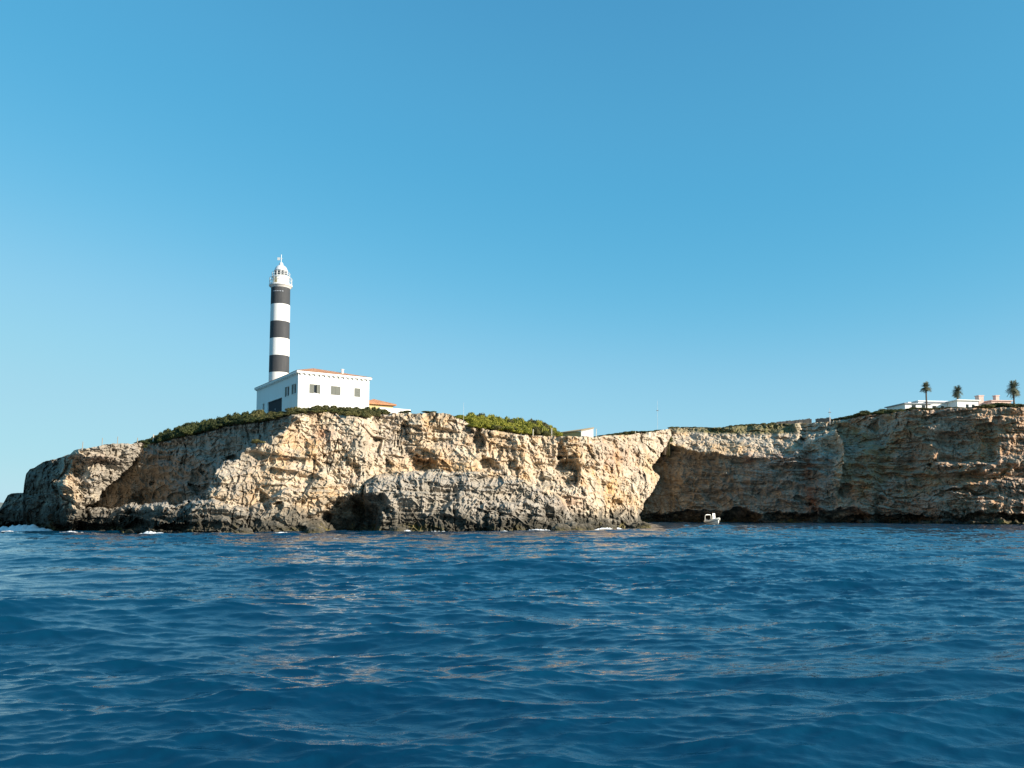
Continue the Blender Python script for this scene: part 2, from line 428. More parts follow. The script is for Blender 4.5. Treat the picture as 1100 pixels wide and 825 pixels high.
def rock_depth(px, py):
    """distance of the rock face seen at a pixel, before roughening: a union of headland, walls, buttress and bay"""
    big = np.full(px.shape, 1e4)
    # how far up the face, metres
    dw = lin(px, WATER_Y)
    pw = HORIZON + F * CAM_H / dw
    up = np.clip((pw - py) * dw / F, -2, 60)
    # headland at the far left, its lit corner, and the shaded wall that runs in front of the lighthouse slope
    cp = lin(py, [(470, 162), (476, 157), (500, 139), (530, 111), (548, 92), (580, 80)])
    wall = lin(px, [(60, 127), (80, 125), (155, 119), (230, 111.5), (300, 104), (345, 100)]) + up * 0.11
    nose = lin(px, [(-60, 131), (0, 121), (26, 116), (55, 108), (80, 102.0), (100, 103.5), (155, 108.5), (200, 113)]) + up * 0.16
    nose = nose + np.clip(px - cp, -40, 60) * 0.10
    nose = nose - 3.0 * sstep(499, 491, py) * sstep(60, 90, px) - 4.5 * np.exp(-((px - 66) / 14.0) ** 2 - ((py - 520) / 13.0) ** 2) - 2.2 * np.exp(-((px - 104) / 12.0) ** 2 - ((py - 512) / 9.0) ** 2) + 2.5 * np.exp(-((px - 85) / 9.0) ** 2 - ((py - 508) / 10.0) ** 2)             # overhanging rim slab
    d = np.minimum(np.where(px < 345, wall, big), np.where(px < cp, nose, big))
    # low shelf along the water, left
    sh_top = lin(px, [(-60, 575), (-10, 556), (0, 548), (8, 534), (26, 531), (45, 534), (60, 540), (80, 546), (105, 546), (140, 543), (180, 540), (205, 538), (232, 537), (260, 545)])
    hgt = np.clip((py - sh_top), 0, 60)
    shelf = lin(px, [(-60, 118), (0, 112), (60, 106), (150, 99), (215, 95.3), (262, 96)]) + 0.3 + 2.5 * np.exp(-hgt / 4.0)
    d = np.minimum(d, np.where((py > sh_top) & (px < 262), shelf, big))
    # lit buttress below the lighthouse
    lean = 0.52 * up - 0.10 * np.clip(up - 9, 0, 20)
    but = dw + lean + lin(px, [(195, 1.5), (260, 0.6), (330, 0), (480, 0.0), (560, 1.0), (720, 1.0)])
    but = but + 3.2 * sstep(388, 405, px) * sstep(622, 590, px) - 1.5 * sstep(590, 640, px)
    edge = lin(px, BUT_L)
    ok = (py > edge) & (px > 195) & (px < lin(py, BUT_R))
    d = np.where(ok, but, d)
    d = np.minimum(d, np.where((py > sh_top) & (px < 262), shelf, big))
    # grey lower terrace
    le = lin(px, LEDGE)
    hl = np.clip(py - le, 0, 80)
    ter = dw - 0.6 + 0.14 * up + 2.8 * np.exp(-hl / 7.0) + 1.2 * sstep(600, 622, px)
    d = np.minimum(d, np.where((py > le) & (px > 385) & (px < 626), ter, big))
    # bay: shaded overhanging wall with a lit shelf above
    rim = lin(px, [(640, 466), (700, 474), (712, 478), (730, 482), (745, 487), (780, 489), (830, 489), (850, 489), (861, 480), (868, 468), (885, 466), (900, 460), (930, 450)])
    bw = lin(px, [(640, 252), (690, 246), (760, 236), (900, 213), (960, 204)])
    above = np.clip(rim - py, 0, 60)
    low = np.clip(py - 488, 0, 90)
    bw2 = lin(px, [(640, 246), (690, 236), (760, 231), (862, 226), (872, 227), (905, 223), (960, 214)])
    bay = bw * sstep(-3, 4, py - rim) + bw2 * (1 - sstep(-3, 4, py - rim)) + low * 0.055 + above * lin(px, [(640, 0.5), (700, 0.6), (760, 0.55), (850, 0.5), (875, 0.4), (910, 0.4)])
    bay = bay + 8.0 * sstep(853, 866, px) * sstep(908, 898, px) * sstep(515, 480, py)
    d = np.minimum(d, np.where((px > 640) & (px < lin(py, [(440, 894), (455, 897), (475, 905), (500, 908), (530, 900), (560, 896)])), bay, big))
    # right headland
    rh = lin(px, [(880, 217), (905, 214), (960, 207), (1005, 201), (1060, 193.5), (1085, 192), (1180, 190)]) + np.clip(562 - py, 0, 130) * 0.06
    rh = rh + 13 * sstep(488, 470, py) * sstep(985, 905, px)
    rh = rh - 3.0 * sstep(497, 502, py + (px - 1010) * 0.10) * sstep(985, 1015, px) - 3.0 * sstep(522, 527, py + (px - 1000) * 0.12) * sstep(975, 1010, px)
    rh = rh - 3.5 * sstep(-6, 6, px - lin(py, [(440, 962), (455, 966), (480, 992), (508, 1010), (530, 1012)])) * sstep(512, 500, py)
    rh = rh + 3.0 * sstep(1003, 1010, px) * sstep(1075, 1066, px) * sstep(462, 468, py) * sstep(499, 493, py)
    rh = rh - 1.5 * np.exp(-((px - 930) / 14.0) ** 2) + 2.0 * np.exp(-((px - 948) / 9.0) ** 2)
    d = np.minimum(d, np.where(px > 880, rh, big))
    return d

CAVES = [(378, 558, 34, 22, 6), (398, 545, 22, 16, 4), (345, 558, 14, 9, 2.5), (455, 500, 16, 9, 3.2), (524, 500, 11, 8, 3.5), (514, 473, 5, 17, 1.8), (610, 506, 13, 16, 4.5), (604, 490, 5, 16, 2.2),
         (553, 503, 6, 13, 1.8), (546, 499, 4, 9, 1.5), (580, 512, 4, 8, 1.5), (417, 500, 5, 5, 1.4), (382, 503, 5, 6, 1.6), (358, 513, 8, 5, 1.2), (343, 506, 4, 4, 1.0), (320, 528, 9, 3, 1.0),
         (250, 494, 6, 5, 2.5), (218, 504, 4, 5, 1.6), (214, 527, 8, 6, 2.0), (163, 519, 4, 3, 1.2), (150, 535, 8, 5, 1.6), (145, 563, 14, 8, 3), (95, 566, 40, 6, 2.5), (20, 566, 30, 6, 2.0), (190, 566, 24, 5, 2.2),
         (660, 541, 9, 4, 2.0), (690, 475, 10, 6, 2.0), (660, 508, 4, 10, 1.5), (300, 543, 6, 5, 1.2), (287, 541, 5, 10, 1.2), (470, 470, 6, 14, 1.2), (432, 462, 7, 8, 1.8),
         (795, 556, 22, 9, 7), (850, 556, 30, 6, 4), (730, 557, 40, 9, 5), (905, 556, 30, 10, 6), (960, 557, 50, 5, 5), (1060, 556, 50, 5, 4), (908, 527, 9, 8, 3), (936, 457, 8, 4, 2.5),
         (906, 459, 5, 4, 2.0), (865, 538, 14, 3, 2.0), (950, 540, 20, 3, 2.2), (1040, 528, 30, 3, 2), (845, 512, 5, 4, 1.0), (975, 500, 12, 10, 2.2)]

NC, NR = 2700, 330
def build_cliff():
    px = np.linspace(-60, 1180, NC)
    top = lin(px, TOP)
    j = np.stack([px * 0.09, np.zeros(NC), np.full(NC, 3.3)], -1)
    top = top + 2.6 * fbm(j, 5, 0.6)* sstep(1400, 900, px) - 0.6
    bot = HORIZON + F * (CAM_H + 1.2) / lin(px, WATER_Y + [(721, 240), (880, 216), (905, 216), (1180, 200)])
    t = np.linspace(0, 1, NR)[:, None]
    PX = np.broadcast_to(px, (NR, NC)).copy()
    PY = bot[None] + (top - bot)[None] * t
    # ragged outlines for the pieces
    q = np.stack([PX * 0.055, PY * 0.055, np.zeros_like(PX)], -1)
    wx, wy = fbm(q, 4, 0.6), fbm(q + 31.7, 4, 0.6)
    ww = 1 + 0.9 * sstep(340, 240, PX)
    QX, QY = PX + 7 * ww * wx, PY + 6 * ww * wy
    D = rock_depth(QX, np.minimum(QY, 575))
    for cx, cy, rx, ry, a in CAVES:
        e = ((QX + 9 * wy - cx) / rx) ** 2 + ((QY + 9 * wx - cy) / ry) ** 2
        D += (a if cy > 515 else 0.7 * a) * sstep(1.3, 0.25, e)
    V = unproj(PX, PY, D)
    far = sstep(690, 760, PX)                       # the bay is twice as far: same rock, broader roughness
    p = V * np.array([1.0, 1.0, 1.0])
    # hand-sized to house-sized roughness, in metres
    p0 = np.stack([p[..., 0], p[..., 1] * 0.6, p[..., 2]], -1)
    warp = np.stack([fbm(p0 * 0.35, 3), fbm(p0 * 0.35 + 9.1, 3), fbm(p0 * 0.35 + 21.4, 3)], -1)
    pw_ = p0 + warp * 1.4
    amp = 1 + 0.35 * far
    rough = 0.25 + 0.95 * sstep(-0.25, 0.35, fbm(p0 * 0.12 + 55.5, 3))
    d = 2.6 * amp * fbm(p0 * 0.15, 3)
    pb = p0 + warp * 0.5
    f1, f2, cid = worley(pb * np.array([0.34, 0.26, 0.5]))
    d += amp * (1.5 * (cid - 0.5) * sstep(0.0, 0.10, f2 - f1))
    f1, f2, cid = worley(pb * np.array([1.1, 0.8, 1.25]) + 5.0)
    d += 0.5 * amp * rough * (cid - 0.5) * sstep(0.0, 0.15, f2 - f1) - 0.25 * sstep(0.12, 0.0, f2 - f1)
    d += 0.6 * amp * fbm(pw_ * np.array([0.75, 0.5, 0.16]), 4, 0.5, True) * lin(PX, [(0, 0.5), (160, 0.7), (330, 0.45), (450, 0.9), (700, 0.8), (760, 0.6), (1100, 0.6)])
    bed = pw_ * np.array([0.10, 0.10, 1.0]); bed[..., 2] += 0.04 * p[..., 0]
    d += 0.6 * amp * fbm(bed * 0.9, 4, 0.6) + 0.45 * amp * sstep(0.0, 0.25, fbm(bed * 0.5 + 40, 3))
    zb = p[..., 2] + 0.05 * p[..., 0] + 1.6 * fbm(p0 * np.array([0.12, 0.12, 0.3]), 3)
    bm_ = sstep(-0.15, 0.3, fbm(p0 * np.array([0.10, 0.10, 0.16]) + 12.0, 3))
    q1 = zb / 2.3; q1 = q1 - np.floor(q1)
    q2 = zb / 0.83 + 0.3; q2 = q2 - np.floor(q2)
    d += amp * bm_ * (0.95 * (sstep(0.0, 0.75, q1) * sstep(1.0, 0.86, q1) - 0.5) * -1 + 0.32 * (sstep(0.0, 0.7, q2) * sstep(1.0, 0.8, q2) - 0.5) * -1)
    pit = fbm(pw_ * 1.5, 4, 0.6)
    d += 0.7 * rough * sstep(0.12, 0.42, pit)                                                  # karst pits
    d += 0.26 * rough * fbm(p0 * 2.6, 3, 0.6)
    crack = np.abs(fbm(pb * np.array([0.30, 0.2, 0.045]) + 70.0, 4, 0.6))
    d += 0.7 * sstep(0.035, 0.0, crack) * sstep(0.05, 0.25, fbm(p0 * 0.2 + 91.0, 2))
    shelf = sstep(740, 770, PX) * sstep(870, 855, PX) * sstep(489, 482, PY)
    d *= (1 - 0.1 * shelf)
    D2 = D + d
    V = unproj(PX, PY, D2)
    # the ground behind the edge
    steps = np.concatenate([np.linspace(0.25, 6, 16), np.linspace(7, 40, 20), [55, 80, 120, 200, 400]])
    rise = lin(px, [(-60, 0.0), (60, 0.0), (160, 0.02), (200, 0.09), (300, 0.115), (470, 0.115), (560, 0.07), (700, 0.045), (860, 0.05), (900, 0.07), (1000, 0.09), (1180, 0.09)])
    e = V[-1]
    edge_d = np.lib.stride_tricks.sliding_window_view(np.pad(D2[-1], 15, 'edge'), 31).max(-1)
    edge_d = np.maximum(D2[-1], np.convolve(np.pad(edge_d, 10, 'edge'), np.ones(21) / 21, 'valid'))
    rows = []
    for s in steps:
        k = sstep(0, 8, s)
        yy = D2[-1] * (1 - k) + edge_d * k + s
        pt = unproj(px, top, yy)                                                       # along the sight line from above ...
        g = np.minimum(s, 14) * rise - max(0, s - 45) * 0.06
        nk = sstep(630, 680, px) * sstep(775, 745, px)                                   # the neck that climbs from the outcrop to the shelf behind
        g = g * (1 - nk) + nk * 0.093 * min(s, 120)
        z = e[:, 2] + g - 0.05
        pt[:, 2] = np.maximum(z, -2.0)
        n = np.stack([pt[:, 0] * 0.8, pt[:, 1] * 0.8, np.zeros(NC)], -1)
        pt[:, 2] += 0.12 * fbm(n, 3) * min(1, s)
        pt[:, 2] = np.where(e[:, 2] < 1, np.minimum(pt[:, 2], e[:, 2] - s * 0.1), pt[:, 2])
        rows.append(pt)
    G = np.stack(rows, 0)
    A = np.concatenate([V, G], 0)
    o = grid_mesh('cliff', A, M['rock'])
    tag(o, kind='structure')
    z0 = np.zeros_like(G[..., 0])
    def full(a, g): return np.concatenate([a, g], 0)
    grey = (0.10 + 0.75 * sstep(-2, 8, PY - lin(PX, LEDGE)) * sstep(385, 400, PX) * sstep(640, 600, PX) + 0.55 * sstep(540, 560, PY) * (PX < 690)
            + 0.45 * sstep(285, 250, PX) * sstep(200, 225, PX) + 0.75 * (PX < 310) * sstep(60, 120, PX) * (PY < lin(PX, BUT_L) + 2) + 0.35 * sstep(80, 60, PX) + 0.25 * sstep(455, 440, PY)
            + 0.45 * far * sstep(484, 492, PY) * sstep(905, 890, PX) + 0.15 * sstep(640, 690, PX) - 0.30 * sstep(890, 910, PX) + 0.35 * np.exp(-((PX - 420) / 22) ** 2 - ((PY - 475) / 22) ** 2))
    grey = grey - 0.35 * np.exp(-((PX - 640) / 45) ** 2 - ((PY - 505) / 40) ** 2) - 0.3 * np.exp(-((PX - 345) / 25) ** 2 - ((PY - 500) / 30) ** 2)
    rust_shade = (0.42 * sstep(895, 920, PX) + 0.85 * np.exp(-((PX - (868 + (PY - 500) * 0.13)) / 7) ** 2) * sstep(470, 490, PY) * sstep(556, 545, PY) + 0.5 * np.exp(-((PX - 840) / 22) ** 2 - ((PY - 492) / 6) ** 2)  # first term paints the right headland's brown shade; the rest are rust stains
            + 0.6 * np.exp(-((PX - 805) / 8) ** 2 - ((PY - 494) / 8) ** 2) + 0.5 * np.exp(-((PX - 347) / 15) ** 2 - ((PY - 466) / 7) ** 2) + 0.4 * np.exp(-((PX - 108) / 14) ** 2 - ((PY - 494) / 5) ** 2) + 0.4 * np.exp(-((PX - 665) / 22) ** 2 - ((PY - 492) / 16) ** 2) + 0.35 * np.exp(-((PX - 612) / 14) ** 2 - ((PY - 541) / 7) ** 2) + 0.4 * np.exp(-((PX - 462) / 16) ** 2 - ((PY - 494) / 6) ** 2) + 0.45 * np.exp(-((PX - 345) / 1e9) ** 2) * 0)
    dark = 0.8 * sstep(84, 48, PX) + 0.75 * sstep(240, 190, PX) * sstep(541, 552, PY) * (PX > 40) + 0.45 * sstep(548, 560, PY) * sstep(380, 400, PX) * sstep(690, 640, PX) + 0.35 * sstep(552, 562, PY) * (PX > 200) * (PX < 390)  # shade painted on left headland and shelf; terrace and buttress feet also darkened
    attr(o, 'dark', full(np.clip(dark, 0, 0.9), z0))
    soil = full(0.6 * sstep(470, 463, PY) * sstep(690, 730, PX) * sstep(880, 840, PX) + 0.25 * shelf * 0.8, z0 + sstep(0.4, 3.0, steps)[:, None])
    attr(o, 'grey', full(grey, z0 + 0.3)); attr(o, 'rust_shade', full(rust_shade, z0)); attr(o, 'soil', soil)
    return px, G, A
CPX, GROUND, CLIFF = build_cliff()
STEPS = np.concatenate([np.linspace(0.25, 6, 16), np.linspace(7, 40, 20), [55, 80, 120, 200, 400]])
def ground(px, s):
    """a point on the headland top, s metres behind the cliff edge at that column"""
    i = int(np.clip(np.interp(px, CPX, np.arange(NC)), 0, NC - 1))
    k = int(np.argmin(np.abs(STEPS - s)))
    return Vector(GROUND[k, i].tolist())
def ground_at(x, y):
    d = (GROUND[..., 0] - x) ** 2 + (GROUND[..., 1] - y) ** 2
    k = np.unravel_index(np.argmin(d), d.shape)
    return float(GROUND[k][2])

# ------------------------------------------------------------------ sea
def ocean_tile(L, N, kmin, kmax, rms, wdir, spread, chop, seed):
    r = np.random.default_rng(seed)
    k1 = np.fft.fftfreq(N, L / N) * 2 * np.pi
    kx, ky = np.meshgrid(k1, k1, indexing='ij')
    k = np.hypot(kx, ky); k[0, 0] = 1
    cosd = (kx * math.cos(wdir) + ky * math.sin(wdir)) / k
    Pk = k ** -3.7 * (0.018 + np.abs(cosd) ** spread) * (1 / (1 + np.exp((kmin - k) / (0.15 * kmin)))) * np.exp(-(k / kmax) ** 2)
    Pk[0, 0] = 0
    A = np.sqrt(Pk) * (r.normal(size=k.shape) + 1j * r.normal(size=k.shape))
    h = np.fft.ifft2(A).real
    sc = rms / h.std()
    dx = np.fft.ifft2(-1j * kx / k * A).real; dy = np.fft.ifft2(-1j * ky / k * A).real
    return np.stack([dx * sc * chop, dy * sc * chop, h * sc], -1).astype(np.float32)
def sample_tile(T, L, x, y):
    N = T.shape[0]
    fx, fy = x / L * N, y / L * N
    ix, iy = np.floor(fx).astype(np.int64), np.floor(fy).astype(np.int64)
    tx, ty = (fx - ix).astype(np.float32), (fy - iy).astype(np.float32)
    def w(t): return (-.5 * t + t * t - .5 * t ** 3, 1 - 2.5 * t * t + 1.5 * t ** 3, .5 * t + 2 * t * t - 1.5 * t ** 3, -.5 * t * t + .5 * t ** 3)
    wx, wy = w(tx), w(ty)
    out = 0
    for a in range(4):
        for b in range(4):
            out = out + (wx[a] * wy[b])[..., None] * T[(ix + a - 1) % N, (iy + b - 1) % N]
    return out
SEA_AMP = 1.0
def build_sea():
    th = np.radians(np.arange(-50, 50.01, 0.09))
    r = 3.0 * 1.0036 ** np.arange(0, 1385)
    Rr, Th = np.meshgrid(r, th, indexing='ij')
    x, y = Rr * np.sin(Th), Rr * np.cos(Th)
    T1 = ocean_tile(67.0, 512, 2 * np.pi / 15, 2 * np.pi / 0.8, 0.080, R(97), 11, -1.2, 5)
    T2 = ocean_tile(19.3, 512, 2 * np.pi / 2.6, 2 * np.pi / 0.10, 0.053, R(110), 9, -1.2, 8)
    a = R(17)
    xr, yr = x * math.cos(a) - y * math.sin(a), x * math.sin(a) + y * math.cos(a)
    d2 = sample_tile(T2, 19.3, xr, yr)
    d1 = sample_tile(T1, 67.0, x, y)
    fade2 = sstep(330, 110, Rr)[..., None]
    gust = (0.75 + 0.9 * fbm(np.stack([x * 0.06, y * 0.045, np.zeros_like(x)], -1), 3))[..., None]
    X = np.stack([x, y, np.zeros_like(x)], -1)
    X += d1 * (0.8 + 0.2 * gust)
    d2r = np.stack([d2[..., 0] * math.cos(a) + d2[..., 1] * math.sin(a), -d2[..., 0] * math.sin(a) + d2[..., 1] * math.cos(a), d2[..., 2]], -1)
    X += d2r * fade2 * gust
    # a long low swell rolling in
    for (kx, ky, A_, ph) in ((0.10, -0.55, 0.13, 0.4), (-0.12, -0.42, 0.10, 2.0), (0.04, -0.85, 0.05, 4.0)):
        X[..., 2] += A_ * np.sin(kx * x + ky * y + ph) * sstep(300, 120, Rr)
    X[-1, :, 2] = 0
    o = grid_mesh('sea', X, M['water'], flip=True)
    tag(o, kind='structure')
    # calm sheet all round out to the horizon, joined to the same mesh
    bm = bmesh.new(); bm.from_mesh(o.data)
    R_out = [420, 900, 2500, 8000, 30000]
    rl = float(r[-1])
    def ringpts(rad, a0, a1, n, z=0): return [bm.verts.new((rad * math.sin(a0 + (a1 - a0) * i / n), rad * math.cos(a0 + (a1 - a0) * i / n), z)) for i in range(n + 1)]
    prev = None
    for rad in [rl] + R_out[1:]:
        cur = ringpts(rad, R(-50), R(50), 100)
        if prev:
            for i in range(100): bm.faces.new([prev[i], prev[i + 1], cur[i + 1], cur[i]])
        prev = cur
    prev = None
    for rad in [3.0, 20, 100, rl] + R_out[1:]:
        cur = ringpts(rad, R(50), R(310), 90)
        if prev:
            for i in range(90): bm.faces.new([prev[i], prev[i + 1], cur[i + 1], cur[i]])
        prev = cur
    bm.to_mesh(o.data); bm.free()
    for p in o.data.polygons: pass
    o.data.polygons.foreach_set('use_smooth', np.ones(len(o.data.polygons), bool))
    o.data.update()
    return X
SEA = build_sea()
#@@OBJECTS@@
# ------------------------------------------------------------------ buildings
def facade(mb, o, u, L, H, holes, depth=0.22):
    """wall face starting at o along unit vector u (length L, height H), with real openings (u0, u1, z0, z1) and their reveals; n points outwards"""
    o = Vector(o); u = Vector(u); up = Vector((0, 0, 1)); n = u.cross(up)
    xs = sorted({0.0, L, *[v for h in holes for v in h[:2]]}); zs = sorted({0.0, H, *[v for h in holes for v in h[2:]]})
    pt = lambda a, b, c=0.0: o + u * a + up * b - n * c
    for a0, a1 in zip(xs, xs[1:]):
        for b0, b1 in zip(zs, zs[1:]):
            am, bm_ = (a0 + a1) / 2, (b0 + b1) / 2
            if any(h[0] < am < h[1] and h[2] < bm_ < h[3] for h in holes): continue
            mb.poly([pt(a0, b0), pt(a1, b0), pt(a1, b1), pt(a0, b1)])
    for a0, a1, b0, b1 in holes:
        for (p, q) in (((a0, b0), (a1, b0)), ((a1, b0), (a1, b1)), ((a1, b1), (a0, b1)), ((a0, b1), (a0, b0))):
            mb.poly([pt(*p), pt(*q), pt(*q, depth), pt(*p, depth)])
def local_box(o, u, a0, a1, z0, z1, c0, c1):
    """box on a wall: a along the wall, z up, c inwards from the face (negative = proud of it); returns prism arguments"""
    o = Vector(o); u = Vector(u); n = u.cross(Vector((0, 0, 1)))
    pts = [o + u * a + Vector((0, 0, z)) - n * c0 for a, z in ((a0, z0), (a1, z0), (a1, z1), (a0, z1))]
    return pts, -n * (c1 - c0)
def wbox(mb, *a): mb.prism(*local_box(*a)); return mb

def window(root, o, u, a0, a1, z0, z1, shutters=(), frame=M['trim'], depth=0.22):
    w = MB()
    t = 0.07
    for b in ((a0, a0 + t, z0, z1), (a1 - t, a1, z0, z1), (a0 + t, a1 - t, z0, z0 + t), (a0 + t, a1 - t, z1 - t, z1)):
        wbox(w, o, u, *b, depth - 0.11, depth - 0.04)
    f = w.build('window', frame, root)
    wbox(MB(), o, u, a0 + t + .002, a1 - t - .002, z0 + t + .002, z1 - t - .002, depth - 0.07, depth - 0.05).build('pane', M['glass'], f)
    wbox(MB(), o, u, a0 - 0.08, a1 + 0.08, z0 - 0.12, z0 - 0.004, -0.07, 0.10).build('sill', frame, f)
    for s0, s1 in shutters:
        sh = MB()
        wbox(sh, o, u, s0, s0 + .09, z0, z1, -0.07, -0.02); wbox(sh, o, u, s1 - .09, s1, z0, z1, -0.07, -0.02)
        nsl = 12
        for k in range(nsl):
            q = z0 + (z1 - z0) * k / nsl
            wbox(sh, o, u, s0 + .092, s1 - .092, q + .01, q + (z1 - z0) / nsl - .012, -0.06, -0.03)
        wbox(sh, o, u, s0 + .092, s1 - .092, z0, z1, -0.028, -0.021)
        sh.build('shutter', M['shutter'], f)
    return f

ROT = R(34)
HX, HY = Vector((math.cos(ROT), math.sin(ROT), 0)), Vector((-math.sin(ROT), math.cos(ROT), 0))
def keepers_house():
    d0 = 115.5
    c = P(320.5, 400.6, d0)
    zt = c.z; gz = zat(320, 446, d0)
    H = zt - gz
    L1, L2 = 10.9, 19.6
    root = empty('keepers_house', (c.x, c.y, gz), ROT, 'white single-storey keeper house with shuttered windows and terracotta roof below the tower', 'house')
    def zz(py): return zat(320.5, py, d0) - gz
    X, Y = Vector((1, 0, 0)), Vector((0, 1, 0))
    # right-hand face (towards the sun): windows by fraction along the face
    kz = lambda py: zz(py)
    wz0, wz1 = kz(421.0), kz(411.2)
    fr = [(0.155 * L1, 0.30 * L1), (0.45 * L1, 0.585 * L1), (0.785 * L1, 0.87 * L1)]
    holesR = [(a + .0, b, wz0, wz1) for a, b in [(0.205 * L1, 0.27 * L1), fr[1], fr[2]]]
    # left-hand face: openings measured from the far end (u runs towards the corner)
    oL = (0, L2, 0); uL = (0, -1, 0)
    lz0, lz1 = kz(421.5), kz(410.8)
    def along(px):                                        # distance from the far end at which the left-hand face meets a pixel column
        ss = np.linspace(0, L2, 400)
        gx, gy = c.x + HY.x * ss, c.y + HY.y * ss
        return L2 - float(np.interp(-px, -(W0 / 2 + F * gx / (gy * CP + 14 * SP)), ss))
    holesL = [(along(281.4), along(283.6), kz(428.5), kz(420.0)), (along(287.0), along(302.4), kz(439.5), kz(420.5)),
              (along(307.3), along(310.2), lz0, lz1), (along(314.6), along(317.4), lz0, lz1)]
    w = MB()
    facade(w, (0, 0, 0), (1, 0, 0), L1, H, holesR)
    facade(w, oL, uL, L2, H, holesL)
    facade(w, (L1, 0, 0), (0, 1, 0), L2, H, []); facade(w, (L1, L2, 0), (-1, 0, 0), L1, H, [])
    bmesh.ops.remove_doubles(w.bm, verts=w.bm.verts[:], dist=1e-4)
    w.build('wall', M['white'], root)
    # cornice with its row of small brackets
    cb = MB(); ov = 0.32
    for a, b in (((-ov, -ov, H), (L1 + ov, -0.004, H + .34)), ((-ov, L2 + .004, H), (L1 + ov, L2 + ov, H + .34)), ((-ov, 0, H), (-0.004, L2, H + .34)), ((L1 + .004, 0, H), (L1 + ov, L2, H + .34))):
        cb.box(a, b, 0.05)
    cb.build('cornice', M['trim'], root)
    first = None
    spots = [(0.35 + k * (L1 - 0.7) / 14, -0.1315, 0.0) for k in range(15)] + [(-0.1315, 0.35 + k * (L2 - 0.7) / 23, math.pi / 2) for k in range(24)]
    for x, y, rz in spots:
        if first is None: e_ = first = MB().box((-.10, -.1285, H - .17), (.11, .1285, H - .004)).build('eave_bracket', M['trim'], root)
        else: e_ = first.copy(); C.objects.link(e_); e_.parent = root
        e_.location = (x, y, 0); e_.rotation_euler = (0, 0, rz)
    # hip roof
    rb = MB(); e = ov + 0.05; zr = H + .345; rise = 1.25
    A = [(-e, -e, zr), (L1 + e, -e, zr), (L1 + e, L2 + e, zr), (-e, L2 + e, zr)]
    r0, r1 = (3.6, 3.8, zr + rise), (3.6, L2 - 3.8, zr + rise)
    rb.poly([A[0], A[1], r0]); rb.poly([A[1], A[2], r1, r0]); rb.poly([A[2], A[3], r1]); rb.poly([A[3], A[0], r0, r1]); rb.poly(A[::-1])
    bmesh.ops.remove_doubles(rb.bm, verts=rb.bm.verts[:], dist=1e-4)
    roof = rb.build('roof', M['tiles'], root)
    ch = MB().box((7.0, 1.15, zr + .05), (7.30, 1.45, zr + 1.0), 0.03); ch.box((6.95, 1.10, zr + 1.003), (7.35, 1.50, zr + 1.08))
    ch.build('chimney', M['trim'], roof)
    o, u = (0, 0, 0), (1, 0, 0)
    window(root, o, u, *holesR[0], [(fr[0][0], fr[0][0] + .62), (fr[0][1] - .52, fr[0][1])])
    window(root, o, u, *holesR[1], [(fr[1][0] + .02, (fr[1][0] + fr[1][1]) / 2 - .02), ((fr[1][0] + fr[1][1]) / 2 + .02, fr[1][1] - .02)])
    window(root, o, u, *holesR[2], [(fr[2][0] + .02, fr[2][1] - .02)])
    window(root, oL, uL, *holesL[0])
    for hL in holesL[2:]:
        window(root, oL, uL, *hL, [(hL[0] - .55, hL[0] - .03)])
    a0, a1, b0, b1 = holesL[1]
    d = MB(); n = 4
    for k in range(n):
        s0 = a0 + .02 + (a1 - a0 - .04) * k / n; s1 = a0 + .02 + (a1 - a0 - .04) * (k + 1) / n
        wbox(d, oL, uL, s0 + .01, s1 - .01, b0 + .01, b1 - .02, 0.17, 0.23)
    door = d.build('door', M['door'], root)
    wbox(MB(), oL, uL, (a0 + a1) / 2 - .09, (a0 + a1) / 2 - .03, b0 + 1.0, b0 + 1.25, 0.10, 0.168).build('handle', M['metal'], door)
    # low white terrace in front of the door
    MB().box((-2.3, L2 * 0.35, -1.6), (-0.01, L2 * 0.80, kz(439.5)), 0.04).build('terrace', M['trim'], root)
    return root, c, gz, H, L2
house, hc, hgz, hH, hL2 = keepers_house()

